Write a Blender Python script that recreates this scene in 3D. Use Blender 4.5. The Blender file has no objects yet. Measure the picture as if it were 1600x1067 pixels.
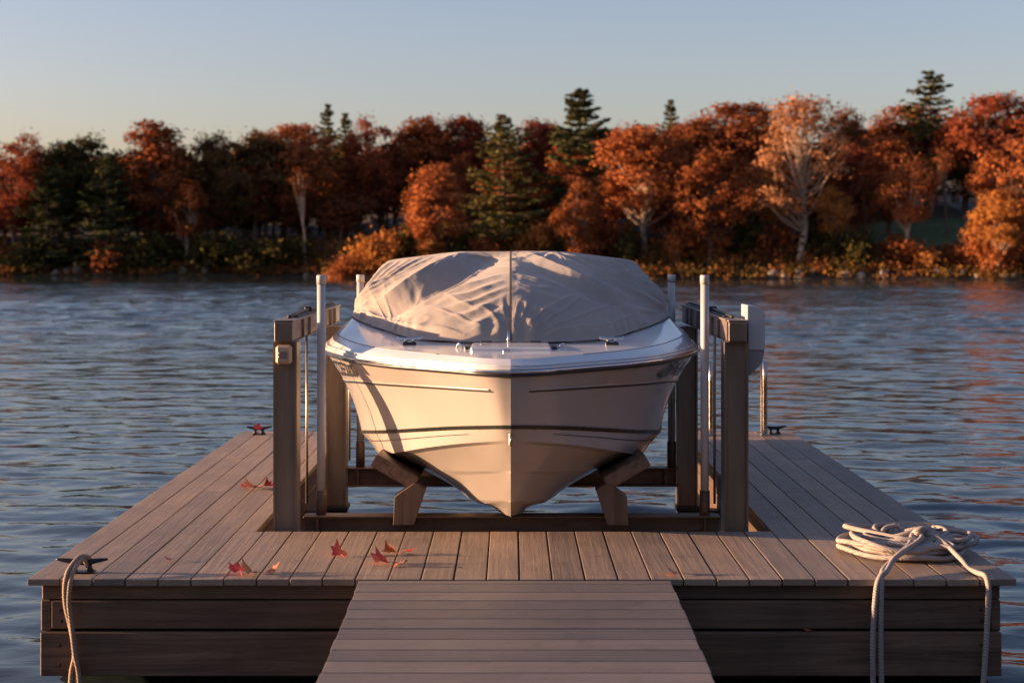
import bpy, bmesh, math, random
import numpy as np
from mathutils import Vector, Matrix

random.seed(7)
rng = np.random.default_rng(7)
R = math.radians
scene = bpy.context.scene
C = scene.collection

# ------------------------------------------------------------------ camera
CAM_Z = 1.49
F = 2356.0
cam_d = bpy.data.cameras.new('camera')
cam = bpy.data.objects.new('camera', cam_d)
C.objects.link(cam)
cam.location = (0, 0, CAM_Z)
cam.rotation_euler = (R(90), 0, 0)
cam_d.sensor_width = 36.0
cam_d.lens = 36.0 * F / 1600.0
cam_d.shift_x = 2 / 1600
cam_d.shift_y = -147.5 / 1600
cam_d.clip_start = 0.1
cam_d.clip_end = 3000
cam_d.dof.use_dof = True
cam_d.dof.focus_distance = 8.0
cam_d.dof.aperture_fstop = 2.8
scene.camera = cam

# ------------------------------------------------------------------ sky and sun
SUN_E = 7.0
SUN_A = -2.0           # degrees the sun stands towards the camera side of due left
world = bpy.data.worlds.new('World')
scene.world = world
world.use_nodes = True
wn = world.node_tree
bg = wn.nodes['Background']
sky = wn.nodes.new('ShaderNodeTexSky')
sky.sky_type = 'NISHITA'
sky.sun_disc = False
sky.sun_elevation = R(SUN_E)
sky.sun_rotation = R(-90 - SUN_A)
sky.air_density = 1.0
sky.dust_density = 1.6
sky.ozone_density = 2.2
wb = wn.nodes.new('ShaderNodeMix'); wb.data_type = 'RGBA'; wb.blend_type = 'MULTIPLY'   # white balance of the whole sky
wb.inputs[0].default_value = 1.0
wb.inputs[7].default_value = (1.13, 0.89, 0.955, 1)
wn.links.new(sky.outputs[0], wb.inputs[6])
wn.links.new(wb.outputs[2], bg.inputs[0])
bg.inputs[1].default_value = 0.105

sun_d = bpy.data.lights.new('sun', 'SUN')
sun = bpy.data.objects.new('sun', sun_d)
C.objects.link(sun)
sun_d.energy = 5.0
sun_d.angle = R(0.5)
sun_d.color = (1.0, 0.60, 0.34)
S = Vector((-math.cos(R(SUN_A)) * math.cos(R(SUN_E)), -math.sin(R(SUN_A)) * math.cos(R(SUN_E)), math.sin(R(SUN_E))))
sun.rotation_euler = S.to_track_quat('Z', 'Y').to_euler()
sun.location = S * 50

scene.view_settings.view_transform = 'Standard'
scene.view_settings.look = 'None'
scene.view_settings.exposure = 1.45
scene.view_settings.gamma = 1.0
scene.view_settings.use_curve_mapping = False
scene.render.engine = 'CYCLES'
scene.cycles.use_denoising = True
scene.cycles.max_bounces = 6
scene.cycles.diffuse_bounces = 3
scene.cycles.glossy_bounces = 3
scene.cycles.transmission_bounces = 3
scene.cycles.caustics_reflective = False
scene.cycles.caustics_refractive = False

# ------------------------------------------------------------------ helpers
WATER = -0.5

def px(u, v, d):
    """a photograph position at distance d, as a point of the place"""
    return Vector(((u - 798) * d / F, d, CAM_Z - (v - 386) * d / F))

def mesh_obj(name, verts, faces, mat=None, parent=None, smooth=False):
    me = bpy.data.meshes.new(name)
    me.from_pydata([tuple(v) for v in verts], [], faces)
    me.update()
    return link(name, me, mat, parent, smooth)

def link(name, me, mat=None, parent=None, smooth=False):
    o = bpy.data.objects.new(name, me)
    C.objects.link(o)
    if mat is not None:
        if len(me.materials) == 0:
            me.materials.append(mat)
        elif me.materials[0] is not mat:
            o.material_slots[0].link = 'OBJECT'
            o.material_slots[0].material = mat
    if smooth and len(me.polygons):
        me.polygons.foreach_set('use_smooth', [True] * len(me.polygons))
    if parent is not None:
        o.parent = parent
    return o

def empty(name, loc=(0, 0, 0), label=None, cat=None, group=None):
    o = bpy.data.objects.new(name, None)
    C.objects.link(o)
    o.location = loc
    o.empty_display_size = 0.2
    return tag(o, label, cat, group)

def tag(o, label=None, cat=None, group=None, kind=None):
    if label: o['label'] = label
    if cat: o['category'] = cat
    if group: o['group'] = group
    if kind: o['kind'] = kind
    return o

def box_mesh(name, sx, sy, sz, bev=0.004, seg=1):
    """a bevelled box centred on its origin"""
    bm = bmesh.new()
    bmesh.ops.create_cube(bm, size=1.0)
    bmesh.ops.scale(bm, vec=(sx, sy, sz), verts=bm.verts)
    if bev > 0:
        bmesh.ops.bevel(bm, geom=bm.edges[:], offset=bev, segments=seg, affect='EDGES', profile=0.6)
    me = bpy.data.meshes.new(name)
    bm.to_mesh(me); bm.free()
    return me

def box(name, lo, hi, mat, parent=None, bev=0.004, rot=None):
    lo = Vector(lo); hi = Vector(hi); s = hi - lo
    me = box_mesh(name, s.x, s.y, s.z, min(bev, min(s) * 0.4))
    o = link(name, me, mat, parent)
    o.location = (lo + hi) / 2
    if rot: o.rotation_euler = rot
    return o

def prism(name, poly, d0, d1, mat, parent=None, bev=0.0):
    """polygon of (x, z) extruded along y"""
    bm = bmesh.new()
    a = [bm.verts.new((p[0], d0, p[1])) for p in poly]
    b = [bm.verts.new((p[0], d1, p[1])) for p in poly]
    n = len(poly)
    bm.faces.new(a); bm.faces.new(b[::-1])
    for i in range(n):
        bm.faces.new((a[i], b[i], b[(i + 1) % n], a[(i + 1) % n]))
    bmesh.ops.recalc_face_normals(bm, faces=bm.faces[:])
    if bev > 0:
        bmesh.ops.bevel(bm, geom=bm.edges[:], offset=bev, segments=2, affect='EDGES', profile=0.6)
    me = bpy.data.meshes.new(name)
    bm.to_mesh(me); bm.free()
    return link(name, me, mat, parent)

def spline(pts, per=10):
    """Catmull-Rom through the points"""
    P = [np.array(p, float) for p in pts]
    P = [2 * P[0] - P[1]] + P + [2 * P[-1] - P[-2]]
    out = []
    for i in range(1, len(P) - 2):
        for k in range(per):
            t = k / per
            out.append(0.5 * ((2 * P[i]) + (-P[i - 1] + P[i + 1]) * t + (2 * P[i - 1] - 5 * P[i] + 4 * P[i + 1] - P[i + 2]) * t * t
                              + (-P[i - 1] + 3 * P[i] - 3 * P[i + 1] + P[i + 2]) * t ** 3))
    out.append(P[-2])
    return np.array(out)

def tube_geo(pts, rad, n=8, base=0):
    """verts and faces of a swept tube with closed ends"""
    pts = np.asarray(pts, float)
    m = len(pts)
    rad = np.broadcast_to(np.asarray(rad, float), (m,))
    T = np.gradient(pts, axis=0)
    T /= np.linalg.norm(T, axis=1)[:, None] + 1e-9
    up = np.array([0, 0, 1.0]) if abs(T[0][2]) < 0.9 else np.array([1.0, 0, 0])
    N = np.cross(T[0], up); N /= np.linalg.norm(N)
    vs, fs = [], []
    for i in range(m):
        N = N - T[i] * np.dot(N, T[i]); N /= np.linalg.norm(N) + 1e-9
        B = np.cross(T[i], N)
        for k in range(n):
            a = 2 * math.pi * k / n
            vs.append(pts[i] + rad[i] * (math.cos(a) * N + math.sin(a) * B))
    for i in range(m - 1):
        for k in range(n):
            a = base + i * n + k; b = base + i * n + (k + 1) % n
            fs.append((a, b, b + n, a + n))
    fs.append(tuple(base + k for k in range(n))[::-1])
    fs.append(tuple(base + (m - 1) * n + k for k in range(n)))
    return vs, fs

def tube(name, pts, rad, mat, parent=None, n=10):
    vs, fs = tube_geo(pts, rad, n)
    return mesh_obj(name, vs, fs, mat, parent, smooth=True)

def tubes(name, lists, mat, parent=None, n=8):
    V, Fc = [], []
    for pts, rad in lists:
        v, f = tube_geo(pts, rad, n, len(V))
        V += v; Fc += f
    return mesh_obj(name, V, Fc, mat, parent, smooth=True)

# ------------------------------------------------------------------ materials
def new_mat(name):
    m = bpy.data.materials.new(name)
    m.use_nodes = True
    nt = m.node_tree
    return m, nt, nt.nodes['Principled BSDF']

def N(nt, kind, **kw):
    n = nt.nodes.new(kind)
    for k, v in kw.items():
        if hasattr(n, k): setattr(n, k, v)
        else: n.inputs[k.replace('_', ' ')].default_value = v
    return n

def ramp(nt, fac, stops):
    r = nt.nodes.new('ShaderNodeValToRGB')
    e = r.color_ramp.elements
    while len(e) < len(stops): e.new(0.5)
    for i, (p, c) in enumerate(stops):
        e[i].position = p
        e[i].color = (c[0], c[1], c[2], 1) if not isinstance(c, (int, float)) else (c, c, c, 1)
    nt.links.new(fac, r.inputs[0])
    return r.outputs[0]

def coords(nt, scale=(1, 1, 1), rand=True):
    """object coordinates, shifted by a random amount for each object so that copies differ"""
    tc = nt.nodes.new('ShaderNodeTexCoord')
    mp = nt.nodes.new('ShaderNodeMapping')
    mp.inputs['Scale'].default_value = scale
    nt.links.new(tc.outputs['Object'], mp.inputs[0])
    if rand:
        oi = nt.nodes.new('ShaderNodeObjectInfo')
        mu = nt.nodes.new('ShaderNodeVectorMath'); mu.operation = 'SCALE'
        mu.inputs[0].default_value = (37.3, 91.7, 53.1)
        nt.links.new(oi.outputs['Random'], mu.inputs['Scale'])
        nt.links.new(mu.outputs[0], mp.inputs['Location'])
    return mp.outputs[0]

def noise(nt, vec, scale, detail=4, rough=0.55, dist=0.0):
    n = nt.nodes.new('ShaderNodeTexNoise')
    n.inputs['Scale'].default_value = scale
    n.inputs['Detail'].default_value = detail
    n.inputs['Roughness'].default_value = rough
    n.inputs['Distortion'].default_value = dist
    if vec is not None: nt.links.new(vec, n.inputs['Vector'])
    return n.outputs['Fac']

def bump(nt, bsdf, h, strength=0.3, dist=0.01, prev=None):
    b = nt.nodes.new('ShaderNodeBump')
    b.inputs['Strength'].default_value = strength
    b.inputs['Distance'].default_value = dist
    nt.links.new(h, b.inputs['Height'])
    if prev is not None: nt.links.new(prev, b.inputs['Normal'])
    if bsdf is not None: nt.links.new(b.outputs[0], bsdf.inputs['Normal'])
    return b.outputs[0]

def mixc(nt, fac, a, b, mode='MIX'):
    m = nt.nodes.new('ShaderNodeMix'); m.data_type = 'RGBA'; m.blend_type = mode
    for i, v in ((0, fac), (6, a), (7, b)):
        if isinstance(v, bpy.types.NodeSocket): nt.links.new(v, m.inputs[i])
        elif isinstance(v, (int, float)): m.inputs[i].default_value = v
        else: m.inputs[i].default_value = (v[0], v[1], v[2], 1)
    return m.outputs[2]

def objrand(nt):
    return nt.nodes.new('ShaderNodeObjectInfo').outputs['Random']

def mat_plain(name, col, rough=0.5, metal=0.0, var=0.12, scale=8.0, bump_s=0.0, coat=0.0, stretch=(1, 1, 1)):
    m, nt, b = new_mat(name)
    v = coords(nt, stretch)
    f = noise(nt, v, scale, 5, 0.6)
    c0 = tuple(x * (1 - var) for x in col); c1 = tuple(min(1, x * (1 + var)) for x in col)
    nt.links.new(ramp(nt, f, [(0.3, c0), (0.7, c1)]), b.inputs['Base Color'])
    r = ramp(nt, noise(nt, v, scale * 2.3, 4), [(0.3, max(0, rough - 0.08)), (0.7, min(1, rough + 0.08))])
    nt.links.new(r, b.inputs['Roughness'])
    b.inputs['Metallic'].default_value = metal
    b.inputs['Coat Weight'].default_value = coat
    if bump_s: bump(nt, b, noise(nt, v, scale * 6, 3), bump_s, 0.004)
    return m

def mat_decking(name, base, axis, grain=1.0):
    """brushed composite board: fine grain along the board, tone differs from board to board"""
    m, nt, b = new_mat(name)
    st = (38, 1.6, 38) if axis == 'y' else (1.6, 38, 38)
    v = coords(nt, st)
    g = noise(nt, v, 1.0, 6, 0.65, 0.3)
    v2 = coords(nt, (1, 1, 1))
    blot = noise(nt, v2, 2.2, 4, 0.6)
    wear = noise(nt, v2, 9.0, 5, 0.7)
    c = ramp(nt, g, [(0.25, tuple(x * 0.82 for x in base)), (0.55, base), (0.8, tuple(x * 1.15 for x in base))])
    hue = ramp(nt, objrand(nt), [(0.0, (0.80, 0.81, 0.84)), (0.5, (1.0, 0.98, 0.96)), (1.0, (1.18, 1.12, 1.06))])
    c = mixc(nt, 1.0, c, hue, 'MULTIPLY')
    c = mixc(nt, 1.0, c, ramp(nt, blot, [(0.3, (0.82, 0.82, 0.84)), (0.7, (1.1, 1.08, 1.06))]), 'MULTIPLY')
    c = mixc(nt, 1.0, c, ramp(nt, wear, [(0.32, (0.8, 0.8, 0.8)), (0.45, (1, 1, 1))]), 'MULTIPLY')
    nt.links.new(c, b.inputs['Base Color'])
    nt.links.new(ramp(nt, wear, [(0.3, 0.5), (0.7, 0.7)]), b.inputs['Roughness'])
    b.inputs['Specular IOR Level'].default_value = 0.35
    n1 = bump(nt, None, g, 0.55, 0.004)
    bump(nt, b, noise(nt, v2, 160, 3), 0.25, 0.002, n1)
    return m

def mat_timber(name, base, axis, knots=True, rough=0.62):
    """stained sawn timber with long grain, knots and water marks"""
    m, nt, b = new_mat(name)
    st = {'x': (0.7, 14, 14), 'y': (14, 0.7, 14), 'z': (14, 14, 0.7)}[axis]
    v = coords(nt, st)
    g = noise(nt, v, 1.6, 7, 0.62, 1.2)
    v2 = coords(nt)
    c = ramp(nt, g, [(0.28, tuple(x * 0.5 for x in base)), (0.5, base), (0.75, tuple(x * 1.6 for x in base))])
    c = mixc(nt, 1.0, c, ramp(nt, noise(nt, v2, 1.7, 5, 0.6), [(0.3, (0.6, 0.6, 0.62)), (0.7, (1.25, 1.2, 1.15))]), 'MULTIPLY')
    if knots:
        vo = nt.nodes.new('ShaderNodeTexVoronoi'); vo.inputs['Scale'].default_value = 2.4
        nt.links.new(v2, vo.inputs['Vector'])
        c = mixc(nt, ramp(nt, vo.outputs['Distance'], [(0.03, 1.0), (0.1, 0.0)]), c, tuple(x * 0.25 for x in base))
    hue = ramp(nt, objrand(nt), [(0, (0.8, 0.8, 0.8)), (1, (1.15, 1.15, 1.15))])
    nt.links.new(mixc(nt, 1.0, c, hue, 'MULTIPLY'), b.inputs['Base Color'])
    b.inputs['Roughness'].default_value = rough
    bump(nt, b, g, 0.5, 0.006)
    return m

def mat_foliage(name, cols, trans=0.3, scale=0.9):
    m, nt, b = new_mat(name)
    nt.nodes.remove(b)
    out = nt.nodes['Material Output']
    tc = nt.nodes.new('ShaderNodeTexCoord')
    f = noise(nt, tc.outputs['Object'], scale, 3, 0.7)
    f2 = noise(nt, tc.outputs['Object'], scale * 9, 2, 0.6)
    a = nt.nodes.new('ShaderNodeMath'); a.operation = 'MULTIPLY_ADD'
    nt.links.new(f2, a.inputs[0]); a.inputs[1].default_value = 0.55
    nt.links.new(f, a.inputs[2])
    n = len(cols)
    col = ramp(nt, a.outputs[0], [(0.52 + 0.55 * i / max(1, n - 1), c) for i, c in enumerate(cols)])
    hue = ramp(nt, objrand(nt), [(0, (0.82, 0.8, 0.8)), (1, (1.15, 1.15, 1.1))])
    col = mixc(nt, 1.0, col, hue, 'MULTIPLY')
    d = nt.nodes.new('ShaderNodeBsdfDiffuse'); t = nt.nodes.new('ShaderNodeBsdfTranslucent')
    nt.links.new(col, d.inputs[0]); nt.links.new(col, t.inputs[0])
    mx = nt.nodes.new('ShaderNodeMixShader'); mx.inputs[0].default_value = trans
    nt.links.new(d.outputs[0], mx.inputs[1]); nt.links.new(t.outputs[0], mx.inputs[2])
    nt.links.new(mx.outputs[0], out.inputs['Surface'])
    return m

M = {}
M['deck'] = mat_decking('composite_deck', (0.31, 0.243, 0.188), 'y')
M['gang'] = mat_decking('composite_gangway', (0.195, 0.178, 0.165), 'x')
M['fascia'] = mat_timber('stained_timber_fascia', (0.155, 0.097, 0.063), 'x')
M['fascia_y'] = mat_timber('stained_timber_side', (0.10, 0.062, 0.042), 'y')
M['bunk'] = mat_timber('bunk_timber', (0.19, 0.125, 0.085), 'y', knots=False)
M['bunk_leg'] = mat_timber('bunk_leg_timber', (0.18, 0.12, 0.08), 'z', knots=False)
M['bronze'] = mat_plain('bronze_painted_steel', (0.20, 0.155, 0.115), 0.45, 0.25, 0.3, 3.0, 0.08, 0, (5, 5, 0.6))
M['bronze_beam'] = mat_plain('weathered_bronze_steel', (0.20, 0.155, 0.125), 0.5, 0.2, 0.35, 4.0, 0.1, 0, (4, 1, 4))
M['rust'] = mat_plain('brown_painted_steel', (0.115, 0.066, 0.042), 0.5, 0.2, 0.4, 5.0, 0.12, 0, (1, 4, 3))
M['pvc'] = mat_plain('white_pvc_pipe', (0.50, 0.485, 0.47), 0.38, 0, 0.07, 4.0, 0, 0, (6, 6, 0.6))
M['black'] = mat_plain('black_rubber', (0.018, 0.018, 0.02), 0.55)
M['castiron'] = mat_plain('black_cast_cleat', (0.025, 0.026, 0.03), 0.38, 0.5, 0.2, 20, 0.1)
M['cable'] = mat_plain('steel_cable', (0.28, 0.24, 0.2), 0.4, 0.8)
M['stainless'] = mat_plain('stainless_tube', (0.52, 0.47, 0.42), 0.25, 1.0)
M['chrome'] = mat_plain('chrome', (0.75, 0.75, 0.76), 0.12, 1.0, 0.04)
M['housing'] = mat_plain('white_motor_cover', (0.48, 0.50, 0.52), 0.4, 0, 0.05)
M['housing_grey'] = mat_plain('grey_motor_base', (0.25, 0.25, 0.26), 0.5, 0, 0.08)
M['beige'] = mat_plain('beige_plastic', (0.50, 0.37, 0.25), 0.45, 0, 0.08)
M['greylabel'] = mat_plain('grey_label', (0.22, 0.17, 0.18), 0.5, 0, 0.08)
M['gel'] = mat_plain('cream_gelcoat', (0.47, 0.43, 0.395), 0.2, 0, 0.05, 1.5, 0, 0.5)
M['gelw'] = mat_plain('white_gelcoat', (0.70, 0.71, 0.72), 0.22, 0, 0.03, 1.5, 0, 0.4)
M['stripe'] = mat_plain('black_pinstripe', (0.02, 0.024, 0.02), 0.3, 0, 0.1)
M['rub'] = mat_plain('dark_rub_rail', (0.03, 0.032, 0.038), 0.35, 0, 0.15)
M['dark'] = mat_plain('dark_underside', (0.012, 0.011, 0.010), 0.8)

def mat_canvas():
    m, nt, b = new_mat('taupe_canvas')
    v = coords(nt, (1, 1, 1), False)
    f = noise(nt, v, 3.0, 6, 0.65)
    nt.links.new(ramp(nt, f, [(0.3, (0.30, 0.268, 0.24)), (0.7, (0.39, 0.35, 0.312))]), b.inputs['Base Color'])
    b.inputs['Roughness'].default_value = 0.78
    b.inputs['Specular IOR Level'].default_value = 0.25
    b.inputs['Sheen Weight'].default_value = 0.25
    b.inputs['Sheen Roughness'].default_value = 0.4
    n1 = bump(nt, None, noise(nt, v, 14, 5, 0.6, 0.8), 0.22, 0.010)
    n2 = bump(nt, None, noise(nt, v, 60, 3), 0.2, 0.004, n1)
    wv = nt.nodes.new('ShaderNodeTexChecker'); wv.inputs['Scale'].default_value = 700
    nt.links.new(v, wv.inputs['Vector'])
    bump(nt, b, wv.outputs['Fac'], 0.12, 0.001, n2)
    return m
M['canvas'] = mat_canvas()
M['canvas_dark'] = mat_plain('canvas_binding', (0.13, 0.10, 0.085), 0.8)

def mat_rope(name, base):
    m, nt, b = new_mat(name)
    v = coords(nt, (1, 1, 1), False)
    w = nt.nodes.new('ShaderNodeTexWave'); w.inputs['Scale'].default_value = 42; w.inputs['Distortion'].default_value = 2.0
    w.bands_direction = 'DIAGONAL'
    nt.links.new(v, w.inputs['Vector'])
    nt.links.new(ramp(nt, w.outputs['Fac'], [(0.1, tuple(x * 0.62 for x in base)), (0.6, base)]), b.inputs['Base Color'])
    b.inputs['Roughness'].default_value = 0.8
    bump(nt, b, w.outputs['Fac'], 0.6, 0.003)
    return m
M['rope'] = mat_rope('white_rope', (0.44, 0.39, 0.355))
M['rope_tan'] = mat_rope('tan_rope', (0.40, 0.29, 0.21))

def mat_leaf(name, cols):
    m, nt, b = new_mat(name)
    v = coords(nt)
    nt.links.new(ramp(nt, noise(nt, v, 22, 4), [(0.3 + 0.4 * i / (len(cols) - 1), c) for i, c in enumerate(cols)]), b.inputs['Base Color'])
    b.inputs['Roughness'].default_value = 0.5
    b.inputs['Subsurface Weight'].default_value = 0.0
    return m
M['leaf_red'] = mat_leaf('red_leaf', [(0.40, 0.016, 0.02), (0.66, 0.045, 0.035), (0.55, 0.12, 0.05)])
M['leaf_orange'] = mat_leaf('orange_leaf', [(0.62, 0.11, 0.04), (0.70, 0.26, 0.12), (0.5, 0.05, 0.035)])
M['leaf_brown'] = mat_leaf('brown_leaf', [(0.22, 0.05, 0.03), (0.45, 0.15, 0.06), (0.3, 0.03, 0.03)])

M['f_orange'] = mat_foliage('orange_foliage', [(0.21, 0.065, 0.026), (0.40, 0.135, 0.05), (0.48, 0.20, 0.078)])
M['f_rust'] = mat_foliage('rust_foliage', [(0.13, 0.045, 0.022), (0.28, 0.09, 0.036), (0.38, 0.14, 0.055)])
M['f_red'] = mat_foliage('red_brown_foliage', [(0.11, 0.034, 0.022), (0.25, 0.066, 0.033), (0.33, 0.105, 0.045)])
M['f_gold'] = mat_foliage('golden_foliage', [(0.24, 0.085, 0.025), (0.48, 0.20, 0.055), (0.56, 0.29, 0.09)])
M['f_pale'] = mat_foliage('pale_tan_foliage', [(0.26, 0.11, 0.05), (0.44, 0.21, 0.10), (0.52, 0.29, 0.15)])
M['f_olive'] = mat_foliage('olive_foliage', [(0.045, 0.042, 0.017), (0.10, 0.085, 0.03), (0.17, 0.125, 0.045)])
M['f_spruce'] = mat_foliage('spruce_needles', [(0.07, 0.075, 0.03), (0.15, 0.14, 0.052), (0.24, 0.20, 0.075)], 0.2)
M['f_pine'] = mat_foliage('pine_needles', [(0.04, 0.05, 0.025), (0.085, 0.09, 0.04), (0.15, 0.14, 0.055)], 0.2)
M['f_wood'] = mat_foliage('mixed_wood_foliage', [(0.07, 0.068, 0.03), (0.18, 0.068, 0.03), (0.29, 0.09, 0.036), (0.22, 0.08, 0.03)], 0.25, 0.22)
M['f_under'] = mat_foliage('bank_undergrowth', [(0.05, 0.05, 0.016), (0.16, 0.11, 0.035), (0.24, 0.11, 0.035), (0.32, 0.11, 0.04), (0.12, 0.11, 0.03)], 0.25, 0.5)
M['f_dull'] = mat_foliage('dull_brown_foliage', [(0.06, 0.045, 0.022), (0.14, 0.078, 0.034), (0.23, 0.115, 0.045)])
M['bark'] = mat_plain('bark', (0.13, 0.085, 0.06), 0.85, 0, 0.4, 6, 0.5, 0, (3, 3, 0.5))
M['bark_pale'] = mat_plain('pale_bark', (0.42, 0.31, 0.23), 0.8, 0, 0.3, 5, 0.4, 0, (2, 2, 2))
M['stone'] = mat_plain('granite_boulder', (0.30, 0.245, 0.205), 0.8, 0, 0.45, 3.0, 0.6)

def mat_ground():
    m, nt, b = new_mat('leaf_littered_soil')
    tc = nt.nodes.new('ShaderNodeTexCoord')
    f = noise(nt, tc.outputs['Object'], 0.9, 6, 0.7)
    nt.links.new(ramp(nt, f, [(0.3, (0.022, 0.018, 0.011)), (0.5, (0.05, 0.034, 0.018)), (0.7, (0.09, 0.048, 0.024))]), b.inputs['Base Color'])
    b.inputs['Roughness'].default_value = 0.95
    bump(nt, b, noise(nt, tc.outputs['Object'], 5, 5), 0.8, 0.1)
    return m
M['ground'] = mat_ground()
M['lawn'] = mat_plain('mown_grass', (0.055, 0.085, 0.026), 0.9, 0, 0.3, 2.0, 0.6)

def mat_water():
    m, nt, b = new_mat('lake_water')
    b.inputs['Base Color'].default_value = (0.034, 0.052, 0.055, 1)
    b.inputs['Roughness'].default_value = 0.03
    b.inputs['IOR'].default_value = 1.333
    b.inputs['Specular IOR Level'].default_value = 0.5
    tc = nt.nodes.new('ShaderNodeTexCoord')
    sep = nt.nodes.new('ShaderNodeSeparateXYZ'); nt.links.new(tc.outputs['Object'], sep.inputs[0])
    mp = nt.nodes.new('ShaderNodeMapping'); mp.inputs['Scale'].default_value = (0.55, 1.0, 1.0)
    mp.inputs['Rotation'].default_value = (0, 0, R(8))
    nt.links.new(tc.outputs['Object'], mp.inputs[0])
    h = noise(nt, mp.outputs[0], 3.2, 4, 0.5, 0.6)
    h2 = noise(nt, mp.outputs[0], 11.0, 2, 0.5, 0.3)
    a = nt.nodes.new('ShaderNodeMath'); a.operation = 'MULTIPLY_ADD'
    nt.links.new(h2, a.inputs[0]); a.inputs[1].default_value = 0.22; nt.links.new(h, a.inputs[2])
    # the lee of the far shore is calm
    mr = nt.nodes.new('ShaderNodeMapRange'); mr.interpolation_type = 'SMOOTHSTEP'
    mr.inputs['From Min'].default_value = 80; mr.inputs['From Max'].default_value = 90
    mr.inputs['To Min'].default_value = 1.0; mr.inputs['To Max'].default_value = 0.05
    nt.links.new(sep.outputs['Y'], mr.inputs[0])
    # further out, where the sheet is coarse, the longer ripples are carried here
    far = nt.nodes.new('ShaderNodeMapRange'); far.interpolation_type = 'SMOOTHSTEP'
    far.inputs['From Min'].default_value = 18; far.inputs['From Max'].default_value = 42
    far.inputs['To Min'].default_value = 0.0; far.inputs['To Max'].default_value = 12.0
    nt.links.new(sep.outputs['Y'], far.inputs[0])
    h3 = noise(nt, mp.outputs[0], 1.35, 4, 0.55, 0.5)
    a2 = nt.nodes.new('ShaderNodeMath'); a2.operation = 'MULTIPLY_ADD'
    nt.links.new(h3, a2.inputs[0]); nt.links.new(far.outputs[0], a2.inputs[1]); nt.links.new(a.outputs[0], a2.inputs[2])
    a = a2
    bp = nt.nodes.new('ShaderNodeBump'); bp.inputs['Distance'].default_value = 0.009
    nt.links.new(mr.outputs[0], bp.inputs['Strength']); nt.links.new(a.outputs[0], bp.inputs['Height'])
    nt.links.new(bp.outputs[0], b.inputs['Normal'])
    return m
M['water'] = mat_water()

# ------------------------------------------------------------------ lake
def smooth(t):
    t = np.clip(t, 0, 1); return t * t * (3 - 2 * t)

def axis(fine_lo, fine_hi, step, lo, hi, grow):
    a = list(np.arange(fine_lo, fine_hi, step))
    s = step; v = a[-1]
    while v < hi: s *= grow; v += s; a.append(v)
    s = step; v = a[0]; b = []
    while v > lo: s *= grow; v -= s; b.append(v)
    return np.array(b[::-1] + a)

OPEN = 0.042
def axis_two(a, b, step, lo, mid, hi):
    v = list(np.arange(a, b, step)); s = step; x = v[-1]
    while x < hi: s *= 1.0065 if x < mid else 1.08; x += s; v.append(x)
    s = step; x = v[0]; w = []
    while x > lo: s *= 1.06; x -= s; w.append(x)
    return np.array(w[::-1] + v)

def build_water():
    xs = axis(-8.5, 8.5, 0.045, -320, 320, 1.045)
    ys = axis_two(6.2, 24, 0.045, -40, 96, 230)
    X, Y = np.meshgrid(xs, ys)
    dx = np.gradient(xs)[None, :] * np.ones_like(X); dy = np.gradient(ys)[:, None] * np.ones_like(X)
    Z = np.zeros_like(X)
    g = np.random.default_rng(3)
    n = 64
    patch = 0.75 + 0.35 * np.sin(X * 0.11 + Y * 0.07) * np.sin(Y * 0.13 - X * 0.05 + 1.0)
    calm = 1 - 0.96 * smooth((Y - 82) / 8)
    for i in range(n):
        lam = 0.21 * (6.0 ** (i / (n - 1)))
        th = g.normal(0.10, 0.42)
        k = 2 * math.pi / lam
        kx, ky = k * math.sin(th), k * math.cos(th)
        amp = 0.0142 / k * (0.8 + 0.25 * min(lam, 1.2))
        # a wave is kept only where the sheet is fine enough to carry it
        fade = smooth((lam / (np.maximum(dy * abs(ky) / k, dx * abs(kx) / k) + 1e-6) - 2.6) / 3.0)
        ph = g.uniform(0, 6.28)
        warp = 0.6 * np.sin(X * 0.31 + i) + 0.5 * np.sin(Y * 0.23 + 2 * i)
        arg = kx * X + ky * Y + ph + warp
        Z += amp * (np.sin(arg) + 0.22 * np.cos(2 * arg)) * fade
    # out on the open lake the breeze raises longer, steeper waves
    open_water = smooth((Y - 15) / 24)
    for i in range(26):
        lam = 0.75 * (3.4 ** (i / 25))
        th = g.normal(0.05, 0.38); k = 2 * math.pi / lam
        kx, ky = k * math.sin(th), k * math.cos(th)
        fade = smooth((lam / (np.maximum(dy * abs(ky) / k, dx * abs(kx) / k) + 1e-6) - 2.6) / 2.0)
        arg = kx * X + ky * Y + g.uniform(0, 6.28) + 0.7 * np.sin(X * 0.21 + i) + 0.5 * np.sin(Y * 0.17 + 2 * i)
        Z += OPEN / k * np.sin(arg) * fade * open_water
    Z *= patch * calm
    ny, nx = X.shape
    V = np.stack([X, Y, Z + WATER], -1).reshape(-1, 3)
    idx = np.arange(nx * ny).reshape(ny, nx)
    Q = np.stack([idx[:-1, :-1], idx[:-1, 1:], idx[1:, 1:], idx[1:, :-1]], -1).reshape(-1, 4)
    o = fast_mesh('lake_water', V, Q, M['water'])
    o.data.polygons.foreach_set('use_smooth', np.ones(len(Q), bool))
    tag(o, kind='structure', label='rippled blue grey lake water around the dock', cat='water')
    return o

def fast_mesh(name, V, Q, mat=None, parent=None):
    me = bpy.data.meshes.new(name)
    V = np.asarray(V, np.float32); Q = np.asarray(Q, np.int32)
    k = Q.shape[1]
    me.vertices.add(len(V)); me.vertices.foreach_set('co', V.ravel())
    me.loops.add(Q.size); me.loops.foreach_set('vertex_index', Q.ravel())
    me.polygons.add(len(Q))
    me.polygons.foreach_set('loop_start', np.arange(0, Q.size, k, dtype=np.int32))
    me.polygons.foreach_set('loop_total', np.full(len(Q), k, np.int32))
    me.update(calc_edges=True)
    return link(name, me, mat, parent)

build_water()

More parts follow.
